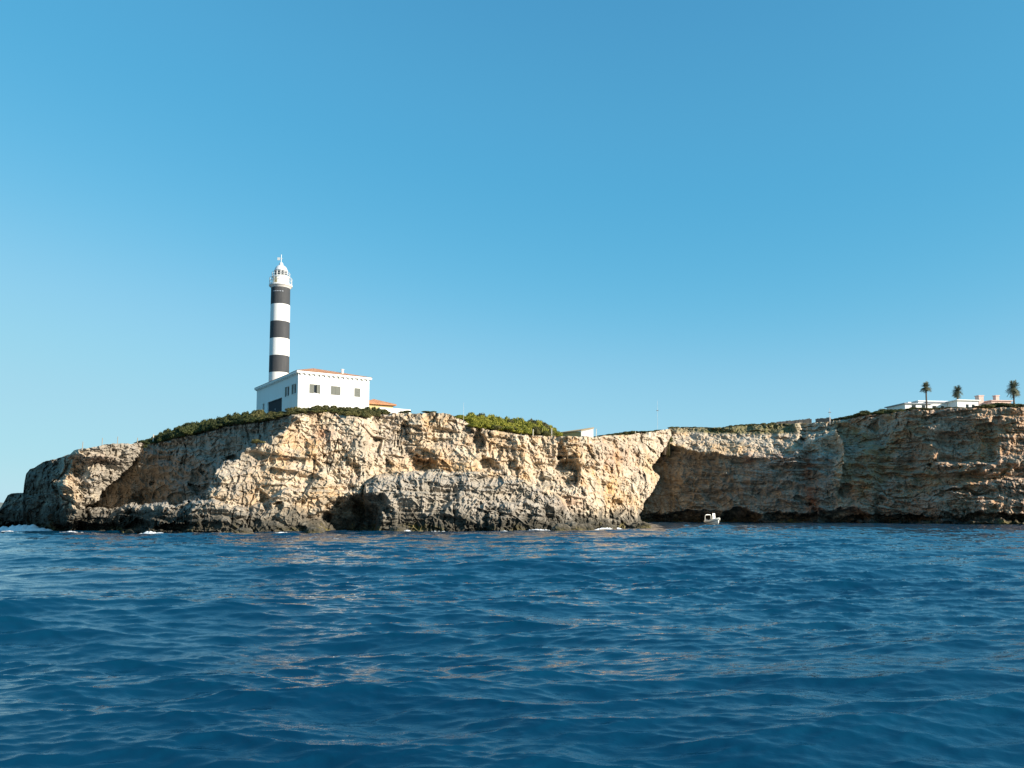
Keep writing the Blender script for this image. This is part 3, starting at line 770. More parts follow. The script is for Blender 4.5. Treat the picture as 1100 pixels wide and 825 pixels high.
def lighthouse():
    # axis a little behind the middle of the left-hand face
    best = None
    for k in range(200):
        s = hL2 * k / 200
        p = Vector((hc.x, hc.y, 0)) + HY * s + HX * 1.95
        yc = p.y * CP + (30 - CAM_H) * SP
        px = W0 / 2 + F * p.x / yc
        if best is None or abs(px - 300.4) < best[0]: best = (abs(px - 300.4), p)
    ax = best[1]; d = ax.y
    z = lambda py: zat(300, py, d)
    m = d / F
    root = empty('lighthouse_tower', (ax.x, ax.y, hgz), ROT, 'tall round lighthouse tower with black and white bands and glazed lantern above the white house', 'lighthouse')
    Z = lambda py: z(py) - hgz
    def rad(py): return m * np.interp(py, [310, 401, 445], [10.15, 10.6, 10.8])
    edges = [(445.0, 401.0, 'white'), (401.0, 382.9, 'black'), (382.9, 364.6, 'white'), (364.6, 346.4, 'black'), (346.4, 328.2, 'white'), (328.2, 310.2, 'black')]
    for a, b, k in edges:
        zs = np.linspace(a, b, 9)
        MB().lathe([(rad(q), Z(q)) for q in zs], 56, caps=False).build('tower_band', M[k], root, smooth=True)
    # a row of vents under the gallery
    def on_shaft(name, ang, py, w, h, mat, par):
        r = float(rad(py)); t = math.radians(ang) - ROT; q = Vector((math.cos(t), math.sin(t), 0)); sd_ = Vector((-q.y, q.x, 0))
        c0 = q * (r - 0.06) + Vector((0, 0, Z(py)))
        return MB().prism([c0 - sd_ * w / 2 - Vector((0, 0, h / 2)), c0 + sd_ * w / 2 - Vector((0, 0, h / 2)), c0 + sd_ * w / 2 + Vector((0, 0, h / 2)), c0 - sd_ * w / 2 + Vector((0, 0, h / 2))], q * 0.10).build(name, mat, par)
    for ang in (-118, -104, -90, -76, -62):
        on_shaft('vent', ang, 315.0, 0.24, 0.14, M['greyroof'], root)
    # gallery: flared bracket ring, deck, drum, lantern
    MB().lathe([(rad(310), Z(310.2)), (m * 10.6, Z(309.6)), (m * 12.2, Z(308.0)), (m * 12.4, Z(307.9)), (m * 12.4, Z(306.6)), (m * 12.1, Z(306.4)), (m * 8.5, Z(306.35))], 56).build('gallery', M['white'], root, smooth=True)
    def railing(r, z0, z1, n, name):
        b = MB()
        for q in (z1, (z0 + z1) / 2):
            b.tube([(r * math.cos(2 * math.pi * i / 48), r * math.sin(2 * math.pi * i / 48), q) for i in range(49)], 0.035, 5, False)
        for i in range(n):
            t = 2 * math.pi * i / n
            b.tube([(r * math.cos(t), r * math.sin(t), z0), (r * math.cos(t), r * math.sin(t), z1)], 0.028, 5)
        return b.build(name, M['metal'], root)
    railing(m * 11.8, Z(306.4), Z(299.5), 20, 'gallery_railing')
    drum = MB().lathe([(m * 8.75, Z(306.3)), (m * 8.6, Z(298.9)), (m * 9.6, Z(298.6)), (m * 9.6, Z(297.9)), (m * 7.0, Z(297.85))], 48).build('service_drum', M['white'], root, smooth=True)
    t0 = math.radians(-116) - ROT
    dd = MB()
    for (a0, a1) in ((-0.24, 0.24),):
        ring = [(m * 8.72 + 0.03) for _ in (0,)]
        pts = []
        for i in range(7):
            t = t0 + a0 + (a1 - a0) * i / 6
            pts.append((math.cos(t), math.sin(t)))
        for (p, q) in zip(pts, pts[1:]):
            r0, r1 = m * 8.80, m * 8.86
            dd.prism([(p[0] * r0, p[1] * r0, Z(306.0)), (q[0] * r0, q[1] * r0, Z(306.0)), (q[0] * r0, q[1] * r0, Z(300.3)), (p[0] * r0, p[1] * r0, Z(300.3))], ((p[0] + q[0]) * 0.02, (p[1] + q[1]) * 0.02, 0))
    dd.build('door', M['ochre'], drum)
    railing(m * 9.5, Z(297.9), Z(293.6), 16, 'lantern_railing')
    MB().lathe([(m * 7.2, Z(297.8)), (m * 7.2, Z(296.7)), (m * 7.0, Z(296.6))], 40).build('lantern_base', M['white'], root, smooth=True)
    MB().lathe([(m * 6.5, Z(296.55)), (m * 6.5, Z(291.7))], 24, caps=False).build('glazing', M['glass'], root)
    g = MB()
    g.lathe([(m * 6.7, Z(291.9)), (m * 7.0, Z(291.9)), (m * 7.0, Z(291.62)), (m * 6.7, Z(291.62))], 24, caps=False)
    for i in range(10):
        t = 2 * math.pi * i / 10
        g.tube([(m * 6.85 * math.cos(t), m * 6.85 * math.sin(t), Z(296.6)), (m * 6.85 * math.cos(t), m * 6.85 * math.sin(t), Z(291.6))], 0.055, 6)
    lan = g.build('lantern', M['silver'], root)
    MB().lathe([(m * 2.6, Z(296.3)), (m * 3.6, Z(295)), (m * 3.9, Z(294.2)), (m * 3.6, Z(293.2)), (m * 2.6, Z(292.2))], 20).build('lens', M['lens'], lan, smooth=True)
    dome = MB().lathe([(m * 7.3, Z(291.6)), (m * 7.4, Z(291.0)), (m * 6.9, Z(290.4)), (m * 6.3, Z(288.6)), (m * 5.2, Z(287.0)), (m * 3.8, Z(285.8)), (m * 2.5, Z(285.2)), (m * 2.1, Z(284.9)),
                       (m * 2.3, Z(284.0)), (m * 1.9, Z(282.8)), (m * 1.0, Z(282.0)), (m * 0.5, Z(281.4))], 40).build('dome', M['silver'], root, smooth=True)
    rod = MB().tube([(0, 0, Z(281.6)), (0, 0, Z(273.5))], 0.055, 6).build('lightning_rod', M['metal'], dome)
    v = MB(); zv = Z(278.0)
    t = -ROT
    ux, uy = math.cos(t), math.sin(t)
    v.tube([(-ux * .5, -uy * .5, zv), (ux * .25, uy * .25, zv)], 0.04, 6)
    v.prism([(-ux * .2, -uy * .2, zv - .22), (-ux * .62, -uy * .62, zv - .22), (-ux * .62, -uy * .62, zv + .22), (-ux * .2, -uy * .2, zv + .22)], (-uy * .05, ux * .05, 0))
    v.build('wind_vane', M['metal'], rod)
    return ax
tower_ax = lighthouse()

def hip_house(name, c, rot, L, Wd, H, rise, wallm, roofm, label, cat, ov=0.5):
    root = empty(name, c, rot, label, cat)
    MB().box((0, 0, -2), (L, Wd, H)).build('wall', wallm, root)
    rb = MB(); A = [(-ov, -ov, H + .004), (L + ov, -ov, H + .004), (L + ov, Wd + ov, H + .004), (-ov, Wd + ov, H + .004)]
    B = [(p[0], p[1], H + .2) for p in A]
    k = min(L, Wd) / 2 + ov
    r0, r1 = ((-ov + k, Wd / 2, H + .2 + rise), (L + ov - k, Wd / 2, H + .2 + rise)) if L >= Wd else ((L / 2, -ov + k, H + .2 + rise), (L / 2, Wd + ov - k, H + .2 + rise))
    rb.poly(A[::-1])
    for i in range(4): rb.poly([A[i], A[(i + 1) % 4], B[(i + 1) % 4], B[i]])
    if L >= Wd: rb.poly([B[0], B[1], r1, r0]); rb.poly([B[1], B[2], r1]); rb.poly([B[2], B[3], r0, r1]); rb.poly([B[3], B[0], r0])
    else: rb.poly([B[0], B[1], r0]); rb.poly([B[1], B[2], r1, r0]); rb.poly([B[2], B[3], r1]); rb.poly([B[3], B[0], r0, r1])
    bmesh.ops.remove_doubles(rb.bm, verts=rb.bm.verts[:], dist=1e-3)
    rb.build('roof', roofm, root)
    return root
# low outbuilding with a terracotta roof to the right of the house
d = 126.0
a = P(392, 434.5, d); top = zat(392, 427, d)
hip_house('outbuilding', (a.x, a.y, a.z - 1.2), R(30), 4.6, 6.0, 1.2 + zat(421, 435.5, d) - a.z + 0.25, 1.0, M['ochre'], M['tiles'],
          'low outbuilding with orange tiled roof and ochre wall just right of the keeper house', 'outbuilding', 0.45)
# low white boundary wall
d = 118.0
b0, b1 = P(408, 437.4, d), P(441, 440.0, d + 5)
wv = MB(); dv = Vector((b1.x - b0.x, b1.y - b0.y, 0)).normalized()
nv = Vector((-dv.y, dv.x, 0)) * 0.3
wv.prism([b0 - Vector((0, 0, 2.2)), b1 - Vector((0, 0, 2.0)), b1, b0], nv)
w_ = wv.build('boundary_wall', M['white'])
tag(w_, 'low plain white wall running right from the orange roofed outbuilding', 'wall', None, 'thing')

# pale shed with a tan sloping roof in the dip of the headland
d = 130.0
s0, s1 = P(599, 469.5, d), P(636.0, 460.2, d)
root = empty('shed', (s0.x, s0.y, s0.z), 0, 'low shed with tan lean-to roof and white gable end beside the yellow-green scrub', 'shed')
wd = P(636.0, 460.2, d).x - s0.x
hl, hr = zat(599, 465.3, d) - s0.z, zat(636, 461.6, d) - s0.z
g0 = P(623, 465, d).x - s0.x
rb = MB(); rb.prism([(-0.25, 0.0, 0.55), (g0, -2.2, 0.72), (wd + .1, -2.2 + 0.0, hr), (0.4, 2.2, hl)], (0, 0, 0.16)); 
rb.build('roof', M['tanroof'], root)
MB().prism([(g0, -2.1, -1.5), (wd, -2.1, -1.5), (wd, -2.1, hr - .02), (g0, -2.1, .70)], (0, 3.8, 0)).build('gable_wall', M['white'], root)
MB().prism([(0, 0.1, -1.5), (g0 - .003, -2.0, -1.5), (g0 - .003, -2.0, .70), (0, 0.1, .53)], (0, 2.2, 0)).build('wall', M['ochre'], root)

# old stone walls on the rim above the bay
def stone_wall(p0, p1, t0, t1, th, label, base=3.0):
    v = MB()
    p0, p1 = Vector(p0), Vector(p1)
    L = (p1 - p0).length; n = max(4, int(L / 0.45)); rng = random.Random(int(L * 100))
    u = (p1 - p0).normalized(); w = Vector((-u.y, u.x, 0))
    for k in range(n):
        q = p0 + (p1 - p0) * (k / n); r = p0 + (p1 - p0) * ((k + 1) / n)
        t = t0 + (t1 - t0) * (k + .5) / n + rng.uniform(-.14, .14)
        o = rng.uniform(-.05, .05)
        v.prism([q + w * o + Vector((0, 0, -base)), r + w * o + Vector((0, 0, -base)), r + w * o + Vector((0, 0, t - q.z)), q + w * o + Vector((0, 0, t - q.z))], w * th)
    o = v.build('stone_wall', M['stone'])
    tag(o, label, 'wall', 'old stone walls on the cliff rim', 'thing')
def rim_back(a, b): return max(ground(q, 1.0).y for q in np.linspace(a, b, 12)) + 0.6
da, db_ = rim_back(834, 872), rim_back(876, 891)
stone_wall(P(834, 455.5, da), P(872, 453.5, da - 3), zat(834, 453.2, da), zat(872, 449.6, da - 3), 0.6, 'long low dark stone wall on the cliff rim above the shaded bay', 1.0)
stone_wall(P(876, 453.5, db_), P(891, 452.5, db_ - 3), zat(876, 450.2, db_), zat(891, 448.2, db_ - 3), 1.0, 'short taller stone wall stub right of the low stone wall', 1.0)

# white villas on the skyline at the right
def villa_block(root, x0, x1, y0, y1, z0, z1, wallm, holes=(), roof=None, rm=None, ov=0.3, name='wall', th=0.28):
    w = MB()
    facade(w, (x0, y0, z0), (1, 0, 0), x1 - x0, z1 - z0, list(holes), 0.15)
    facade(w, (x0, y1, z0), (0, -1, 0), y1 - y0, z1 - z0, []); facade(w, (x1, y0, z0), (0, 1, 0), y1 - y0, z1 - z0, []); facade(w, (x1, y1, z0), (-1, 0, 0), x1 - x0, z1 - z0, [])
    bmesh.ops.remove_doubles(w.bm, verts=w.bm.verts[:], dist=1e-4)
    o = w.build(name, wallm, root)
    MB().box((x0 - ov, y0 - ov, z1 + .003), (x1 + ov, y1 + ov, z1 + th), 0.04).build('roof', rm or M['trim'], root)
    for h in holes: 
        window(root, (x0, y0, z0), (1, 0, 0), *h, depth=0.15)
    return o
DV = 238.0
mv = DV / F
def vx(px): return (px - 1010) * mv
o = P(1010, 441, DV)
villa = empty('white_villa', (o.x, o.y, o.z), R(8), 'long white flat-roofed villa on the right skyline between the palms', 'villa')
vz = lambda py: zat(1010, py, DV) - o.z
villa_block(villa, vx(969), vx(999), 0, 9, -3, vz(434.6), M['white'], [(2.0, 3.4, 3.3, 4.5), (5.2, 6.4, 3.3, 4.5)], rm=M['greyroof'], ov=0.5)
villa_block(villa, vx(999.3), vx(1022), 1.2, 9, -3, vz(432.2), M['white'], [(1.2, 2.6, 3.3, 4.6), (4.0, 5.2, 3.3, 4.6)], rm=M['greyroof'], ov=0.4)
villa_block(villa, vx(1022.3), vx(1047), -3.0, 5, -3, vz(431.6), M['white'], [(2.6, 3.6, 3.4, 4.6), (4.5, 5.5, 3.4, 4.6)], ov=0.5)
villa_block(villa, vx(1008), vx(1053), 9.2, 15, -3, vz(426.6), M['white'], [], ov=0.3)
MB().box((vx(980), 3, vz(434.6) + .283), (vx(984), 5, vz(430.8)), 0.05).build('chimney', M['trim'], villa)
MB().box((vx(1014), 10, vz(426.6) + .283), (vx(1018), 12, vz(425.2)), 0.05).build('chimney', M['trim'], villa)
o = P(1058, 440, DV + 2)
pinkv = empty('pink_villa', (o.x, o.y, o.z), R(8), 'pale pink villa with square pink chimney stacks at the right end of the skyline', 'villa')
vz2 = lambda py: zat(1058, py, DV + 2) - o.z
wx2 = lambda px: (px - 1058) * mv
villa_block(pinkv, wx2(1066), wx2(1090), 0, 8, -3, vz2(430.6), M['pink'], [(2.2, 3.2, 3.4, 4.4)], rm=M['pink'], ov=0.35)
for x0, x1, t in ((1055.5, 1061.5, 424.6), (1076, 1080.5, 424.2)):
    c_ = MB().box((wx2(x0), 1.5, -2 if x0 < 1060 else vz2(430.6) + .285), (wx2(x1), 1.5 + (x1 - x0) * mv, vz2(t)), 0.05)
    c_.box((wx2(x0) - .12, 1.38, vz2(t) + .003), (wx2(x1) + .12, 1.62 + (x1 - x0) * mv, vz2(t) + .25))
    c_.build('chimney', M['pink'], pinkv)
MB().box((wx2(1061.8), 2, -2), (wx2(1065.7), 4, vz2(432.5))).build('side_wall', M['white'], pinkv)

# ------------------------------------------------------------------ plants
def rand_dir(rng):
    while True:
        v = Vector((rng.uniform(-1, 1), rng.uniform(-1, 1), rng.uniform(-1, 1)))
        if 0.05 < v.length < 1: return v.normalized()
def shrub_mesh(name, seed, w, h, n, leaf, mat, lobes=9):
    """a domed evergreen bush: leaf sprays over many uneven lobes, woody stems under them"""
    rng = random.Random(seed)
    V, Fc = [], []
    L = []
    for i in range(lobes):
        a = rng.uniform(0, 2 * math.pi); r = math.sqrt(rng.random()) * w * 0.34
        rr = rng.uniform(0.20, 0.34) * w * (1 - 0.35 * r / (w * .34))
        L.append((Vector((r * math.cos(a), r * math.sin(a), h * rng.uniform(0.25, 0.62) * (1 - 0.5 * r / (w * 0.5)))), rr, rr * rng.uniform(0.55, 0.8) * min(1.2, 1.5 * h / w)))
    for k in range(n):
        c, rr, rz = L[rng.randrange(lobes)]
        u = rand_dir(rng)
        if u.z < -0.35: u.z = -u.z
        s = rng.uniform(0.62, 1.05) if rng.random() < 0.75 else rng.uniform(0.2, 0.7)
        p = c + Vector((u.x * rr * s, u.y * rr * s, u.z * rz * s))
        if p.z < 0.02: p.z = rng.uniform(0.02, 0.2)
        nrm = (u + rand_dir(rng) * 0.8).normalized()
        t = nrm.cross(rand_dir(rng)).normalized(); b = nrm.cross(t)
        sz = leaf * rng.uniform(0.6, 1.35)
        i0 = len(V)
        V += [p - t * sz, p + b * sz * 0.5, p + t * sz, p - b * sz * 0.5]
        Fc.append((i0, i0 + 1, i0 + 2, i0 + 3))
    me = bpy.data.meshes.new(name); me.from_pydata(V, [], Fc); me.update(); me.materials.append(mat)
    st = MB()
    for c, rr, rz in L:
        st.tube([(c.x * .15, c.y * .15, -0.5), (c.x * .6, c.y * .6, c.z * .5), (c.x, c.y, c.z)], [0.06, 0.045, 0.02], 5)
    bmesh.ops.recalc_face_normals(st.bm, faces=st.bm.faces[:])
    sm = bpy.data.meshes.new(name + '_stem'); st.bm.to_mesh(sm); st.bm.free(); sm.materials.append(M['bark'])
    return me, sm
KINDS = {}
for kind, mat in (('dark', 'leaf_dark'), ('lit', 'leaf_lit'), ('olive', 'leaf_olive')):
    KINDS[kind] = [shrub_mesh('foliage_' + kind, 40 + i, 3.0, 1.7, 2600, 0.115, M[mat], 9 + i) for i in range(4)]
rs = random.Random(12)
def shrub(kind, loc, scale, label, group=None, zs=1.0, name='shrub'):
    me, sm = KINDS[kind][rs.randrange(4)]
    root = empty(name, loc, rs.uniform(0, 6.28), label, 'shrub', group)
    root.scale = (scale * rs.uniform(.9, 1.1), scale * rs.uniform(.9, 1.1), scale * zs)
    for nm, mm in (('foliage', me), ('stem', sm)):
        c_ = bpy.data.objects.new(nm, mm); C.objects.link(c_); c_.parent = root
    return root
def shrub_on(kind, px, s, top_py, label, group, width=1.0, name='shrub'):
    """stands on the headland, s metres behind the edge, tall enough to reach a skyline height"""
    g = ground(px, s)
    zt = zat(px, top_py, g.y)
    h = max(0.5, zt - g.z + 0.15)
    sc = width
    return shrub(kind, (g.x, g.y, g.z - 0.1), sc, label, group, zs=h / 1.55 / sc, name=name)
VEG_L = [(146, 475.5), (155, 471), (163, 466.5), (170, 463), (185, 455.5), (200, 451), (220, 447.5), (240, 443), (262, 439), (276, 436.5), (290, 441)]
gL, lL = 'dark evergreen scrub on the slope left of the lighthouse', 'dark evergreen bush in the dense scrub on the slope left of the white house'
for row, (s, n, dy) in enumerate(((0.25, 30, 9.0), (0.9, 28, 5.0), (2.0, 26, 2.0), (3.4, 26, -0.3))):
    for k in range(n):
        px = 150 + (286 - 150) * (k + rs.uniform(.1, .9)) / n
        t = lin(px, VEG_L)
        shrub_on('dark', px, s + rs.uniform(-.3, .3), t + dy + rs.uniform(-.4, 1.2), lL, gL, rs.uniform(0.62, 0.85))
shrub_on('olive', 278, 0.9, 436.8, 'rounded olive bush just left of the dark doorway', None, 0.8)
shrub('olive', unproj(277, 477.5, lin(277, WATER_Y) + 5.0), 0.62, 'single round bush on the ledge halfway up the lit buttress', None, 0.9)
gF, lF = 'olive scrub along the front of the keeper house', 'olive green bush in the row along the foot of the white house'
VEG_F = [(286, 441.5), (300, 440.5), (312, 437.5), (330, 435.5), (345, 433.5), (360, 434.5), (372, 436), (385, 434), (400, 434), (412, 437.5), (422, 440)]
for row, (s, n, dy) in enumerate(((0.25, 18, 5.0), (0.8, 17, 2.6), (2.4, 18, -1.0))):
    for k in range(n):
        px = 284 + (420 - 284) * (k + rs.uniform(.1, .9)) / n
        shrub_on('olive' if rs.random() < .75 else 'dark', px, s + rs.uniform(-.3, .3), lin(px, VEG_F) + dy + rs.uniform(-.3, 1.0), lF, gF, rs.uniform(0.6, 0.85))
shrub_on('dark', 436, 1.5, 440.5, 'low dark bush on the rim under the white boundary wall', None, 0.9)
shrub_on('dark', 461, 1.2, 441.0, 'dark bush in the notch of the rim right of the white boundary wall', None, 0.9)
shrub_on('lit', 350, 0.4, 441.5, 'small bright herb clump at the very edge below the house corner', None, 0.35)
gY, lY = 'yellow-green bushes in the middle of the headland', 'bright yellow-green bush in the big clump in the middle of the headland'
VEG_Y = [(489, 446), (497, 443), (508, 441.2), (518, 440.8), (530, 442.8), (545, 445.5), (556, 446.5), (568, 445), (577, 446), (588, 452), (594, 458), (602, 463)]
for row, (s, n, dy) in enumerate(((1.0, 14, 10.0), (3.0, 13, 4.5), (5.0, 14, 1.0), (8.0, 14, -1.6))):
    for k in range(n):
        px = 490 + (598 - 490) * (k + rs.uniform(.1, .9)) / n
        if row == 0 and px < 505: continue
        shrub_on('lit' if rs.random() < .85 else 'olive', px, s + rs.uniform(-.5, .5), lin(px, VEG_Y) + dy + rs.uniform(-.3, 1.2), lY, gY, rs.uniform(0.8, 1.15))
gM, lM = 'low scrub along the rim above the bay', 'low green bush in the line of scrub along the rim above the bay'
VEG_M = [(638, 468), (650, 465.5), (660, 464), (675, 461), (690, 461.5), (700, 463), (708, 460), (720, 457), (735, 457.5), (750, 458), (762, 458.5), (774, 459), (780, 456), (800, 454), (820, 453), (845, 452)]
for k in range(46):
    px = 640 + (846 - 640) * (k + rs.uniform(.1, .9)) / 46
    s = rs.uniform(4, 9) if px > 700 else rs.uniform(2, 6)
    shrub_on('olive' if rs.random() < .6 else 'dark', px, s, lin(px, VEG_M) + rs.uniform(0, 1.6), lM, gM, rs.uniform(0.9, 1.5))
gR, lR = 'scrub along the skyline of the right headland', 'green bush in the scrub along the skyline left of the white villa'
VEG_R = [(893, 449.5), (905, 449), (920, 445), (928, 441), (936, 444), (948, 440), (955, 439), (965, 440), (980, 438.5), (1000, 438.5), (1020, 438.5), (1040, 438.8), (1052, 437), (1068, 432.5), (1078, 432), (1090, 434), (1100, 436)]
for k in range(44):
    px = 893 + (1104 - 893) * (k + rs.uniform(.1, .9)) / 44
    lab, grp = (lR, gR) if px < 1048 else ('dark green bush on the knoll in front of the pink villa', 'bushes in front of the pink villa')
    shrub_on('dark' if rs.random() < .25 else 'olive', px, rs.uniform(0.6, 5), lin(px, VEG_R) - 1.8 + rs.uniform(0, 1.2), lab, grp, rs.uniform(1.0, 1.5))
shrub_on('dark', 928, 4, 439.5, 'tall rounded bush standing alone on the skyline left of the villa', None, 1.7)
shrub_on('dark', 949, 5, 437.8, 'wide dark bush on the skyline between the lone bush and the villa', None, 1.9)

def palm(px, base_py, top_py, crown_w, d, label, shaggy=0.0, seed=1, lean=0.0):
    rng = random.Random(seed)
    b = P(px, base_py, d); zt = zat(px, top_py, d); H = zt - b.z
    root = empty('palm_tree', b, 0, label, 'palm tree', 'palms by the villas')
    rw = crown_w / 2 * d / F
    hc_ = H - rw * 0.75
    MB().tube([(0, 0, -1.5), (lean * .3, 0, hc_ * .4), (lean, 0, hc_)], [0.30, 0.22, 0.20], 8).build('trunk', M['bark'], root, smooth=True)
    V, Fc = [], []
    nf = 75
    for i in range(nf):
        a = 2 * math.pi * (i * 0.381966) + rng.uniform(-.2, .2)
        el = math.radians(rng.uniform(-35 - 30 * shaggy, 78))
        dirv = Vector((math.cos(a) * math.cos(el), math.sin(a) * math.cos(el), math.sin(el)))
        Lf = rw * rng.uniform(0.85, 1.08)
        side = dirv.cross(Vector((0, 0, 1))).normalized() if abs(dirv.z) < .98 else Vector((1, 0, 0))
        pts = []
        for q in range(7):
            t = q / 6
            p = Vector((lean, 0, hc_)) + dirv * Lf * t + Vector((0, 0, -0.35 * Lf * t * t * math.cos(el)))
            p.z += (p.z - hc_) * 0.35 * shaggy
            pts.append(p)
        for q in range(6):
            p, p2 = pts[q], pts[q + 1]
            for sgn in (-1, 1):
                for e_ in range(2):
                    m0 = p.lerp(p2, e_ * .5); m1 = p.lerp(p2, e_ * .5 + .4)
                    ll = 0.42 * Lf * (1 - 0.6 * abs(q / 6 - .45)) * rng.uniform(.8, 1.1)
                    tip = m0.lerp(m1, .5) + side * sgn * ll + dirv * ll * .5 + Vector((0, 0, -ll * .35))
                    i0 = len(V); V += [m0, m1, tip]; Fc.append((i0, i0 + 1, i0 + 2))
    me = bpy.data.meshes.new('crown'); me.from_pydata(V, [], Fc); me.update(); me.materials.append(M['leaf_palm'])
    c_ = bpy.data.objects.new('crown', me); C.objects.link(c_); c_.parent = root
palm(995.5, 440, 411.3, 12, 229, 'slender palm with a tall bare trunk in front of the white villa left wing', 0.2, 3)
palm(1029, 438, 415.5, 12, 250, 'round-headed palm rising behind the roof of the white villa', 0.9, 5)
palm(1089.5, 438, 411.0, 15, 236, 'broad shaggy palm at the far right beside the pink villa', 1.0, 9)

# ------------------------------------------------------------------ posts, masts
def post(px, foot_py, top_py, d, r, mat, label, group, name='fence_post', cat='post'):
    b = P(px, foot_py, d); h = zat(px, top_py, d) - b.z
    o = MB().tube([(0, 0, -0.6), (0.01, 0, h * .5), (0.03, 0.01, h)], [r * 1.1, r, r * .9], 7).build(name, mat, None, True, b)
    return tag(o, label, cat, group)
gp = 'thin wooden stakes along the cliff edge at the left'
for px, a_, b_, lab in ((88.5, 483, 474.5, 'thin wooden stake, first from the left on the bare rim of the headland'), (109.5, 479, 470.5, 'thin wooden stake, middle one of three on the bare rim of the headland'),
                        (126, 478, 469, 'thin wooden stake, last of three before the dark scrub on the rim')):
    g = ground(px, 1.2)
    post(px, a_, b_, g.y, 0.04, M['wood'], lab, gp)
g = ground(165, 0.5)
post(164.5, 475, 466.6, g.y - .6, 0.08, M['palestake'], 'stout pale post against the left end of the dark scrub', None)
g = ground(148, 0.5)
post(147.5, 476, 470.2, g.y, 0.05, M['wood'], 'short thin stake at the left tip of the dark scrub', None)
gq = 'pale fence posts in front of the yellow-green scrub'
for px, a_, b_, w in ((560, 467, 460.5, 'leftmost and slightly shorter than the next'), (572.5, 467.5, 461, 'second from the left'), (582.5, 468, 460, 'third from the left'), (592.5, 468, 459.5, 'rightmost, nearest the shed')):
    g = ground(px, 0.7)
    post(px, a_, b_, g.y, 0.075, M['palestake'], 'pale fence post in front of yellow-green scrub, ' + w, gq)
for px, a_, b_, lab in ((640.5, 468, 460.5, 'thin stake on the rim just right of the white gable'), (682.5, 467, 463, 'short pale stake on the rim right of the lit outcrop')):
    g = ground(px, 1.0)
    post(px, a_, b_, g.y, 0.05, M['palestake'], lab, None)
def mast(px, foot, top, d, lab, r=0.045, box=None):
    b = P(px, foot, d); h = zat(px, top, d) - b.z
    root = empty('mast', b, 0, lab, 'mast')
    MB().tube([(0, 0, -1.0), (0, 0, h)], [r, r * .6], 6).build('pole', M['metal'], root)
    if box:
        zb = zat(px, box, d) - b.z
        MB().box((-.35, -.12, zb - .12), (.35, .12, zb + .12), .03).build('crosspiece', M['seat'], root)
mast(706.5, 462, 430.5, 265, 'thin pale signal mast with a small dark crosspiece rising above the bay rim', 0.045, 441)
mast(498, 445, 432.5, 116, 'very thin pole sticking out of the left end of the yellow-green clump', 0.02)
mast(891.5, 452, 438.5, 226, 'thin dark pole beside the taller stone wall stub', 0.06, 443)

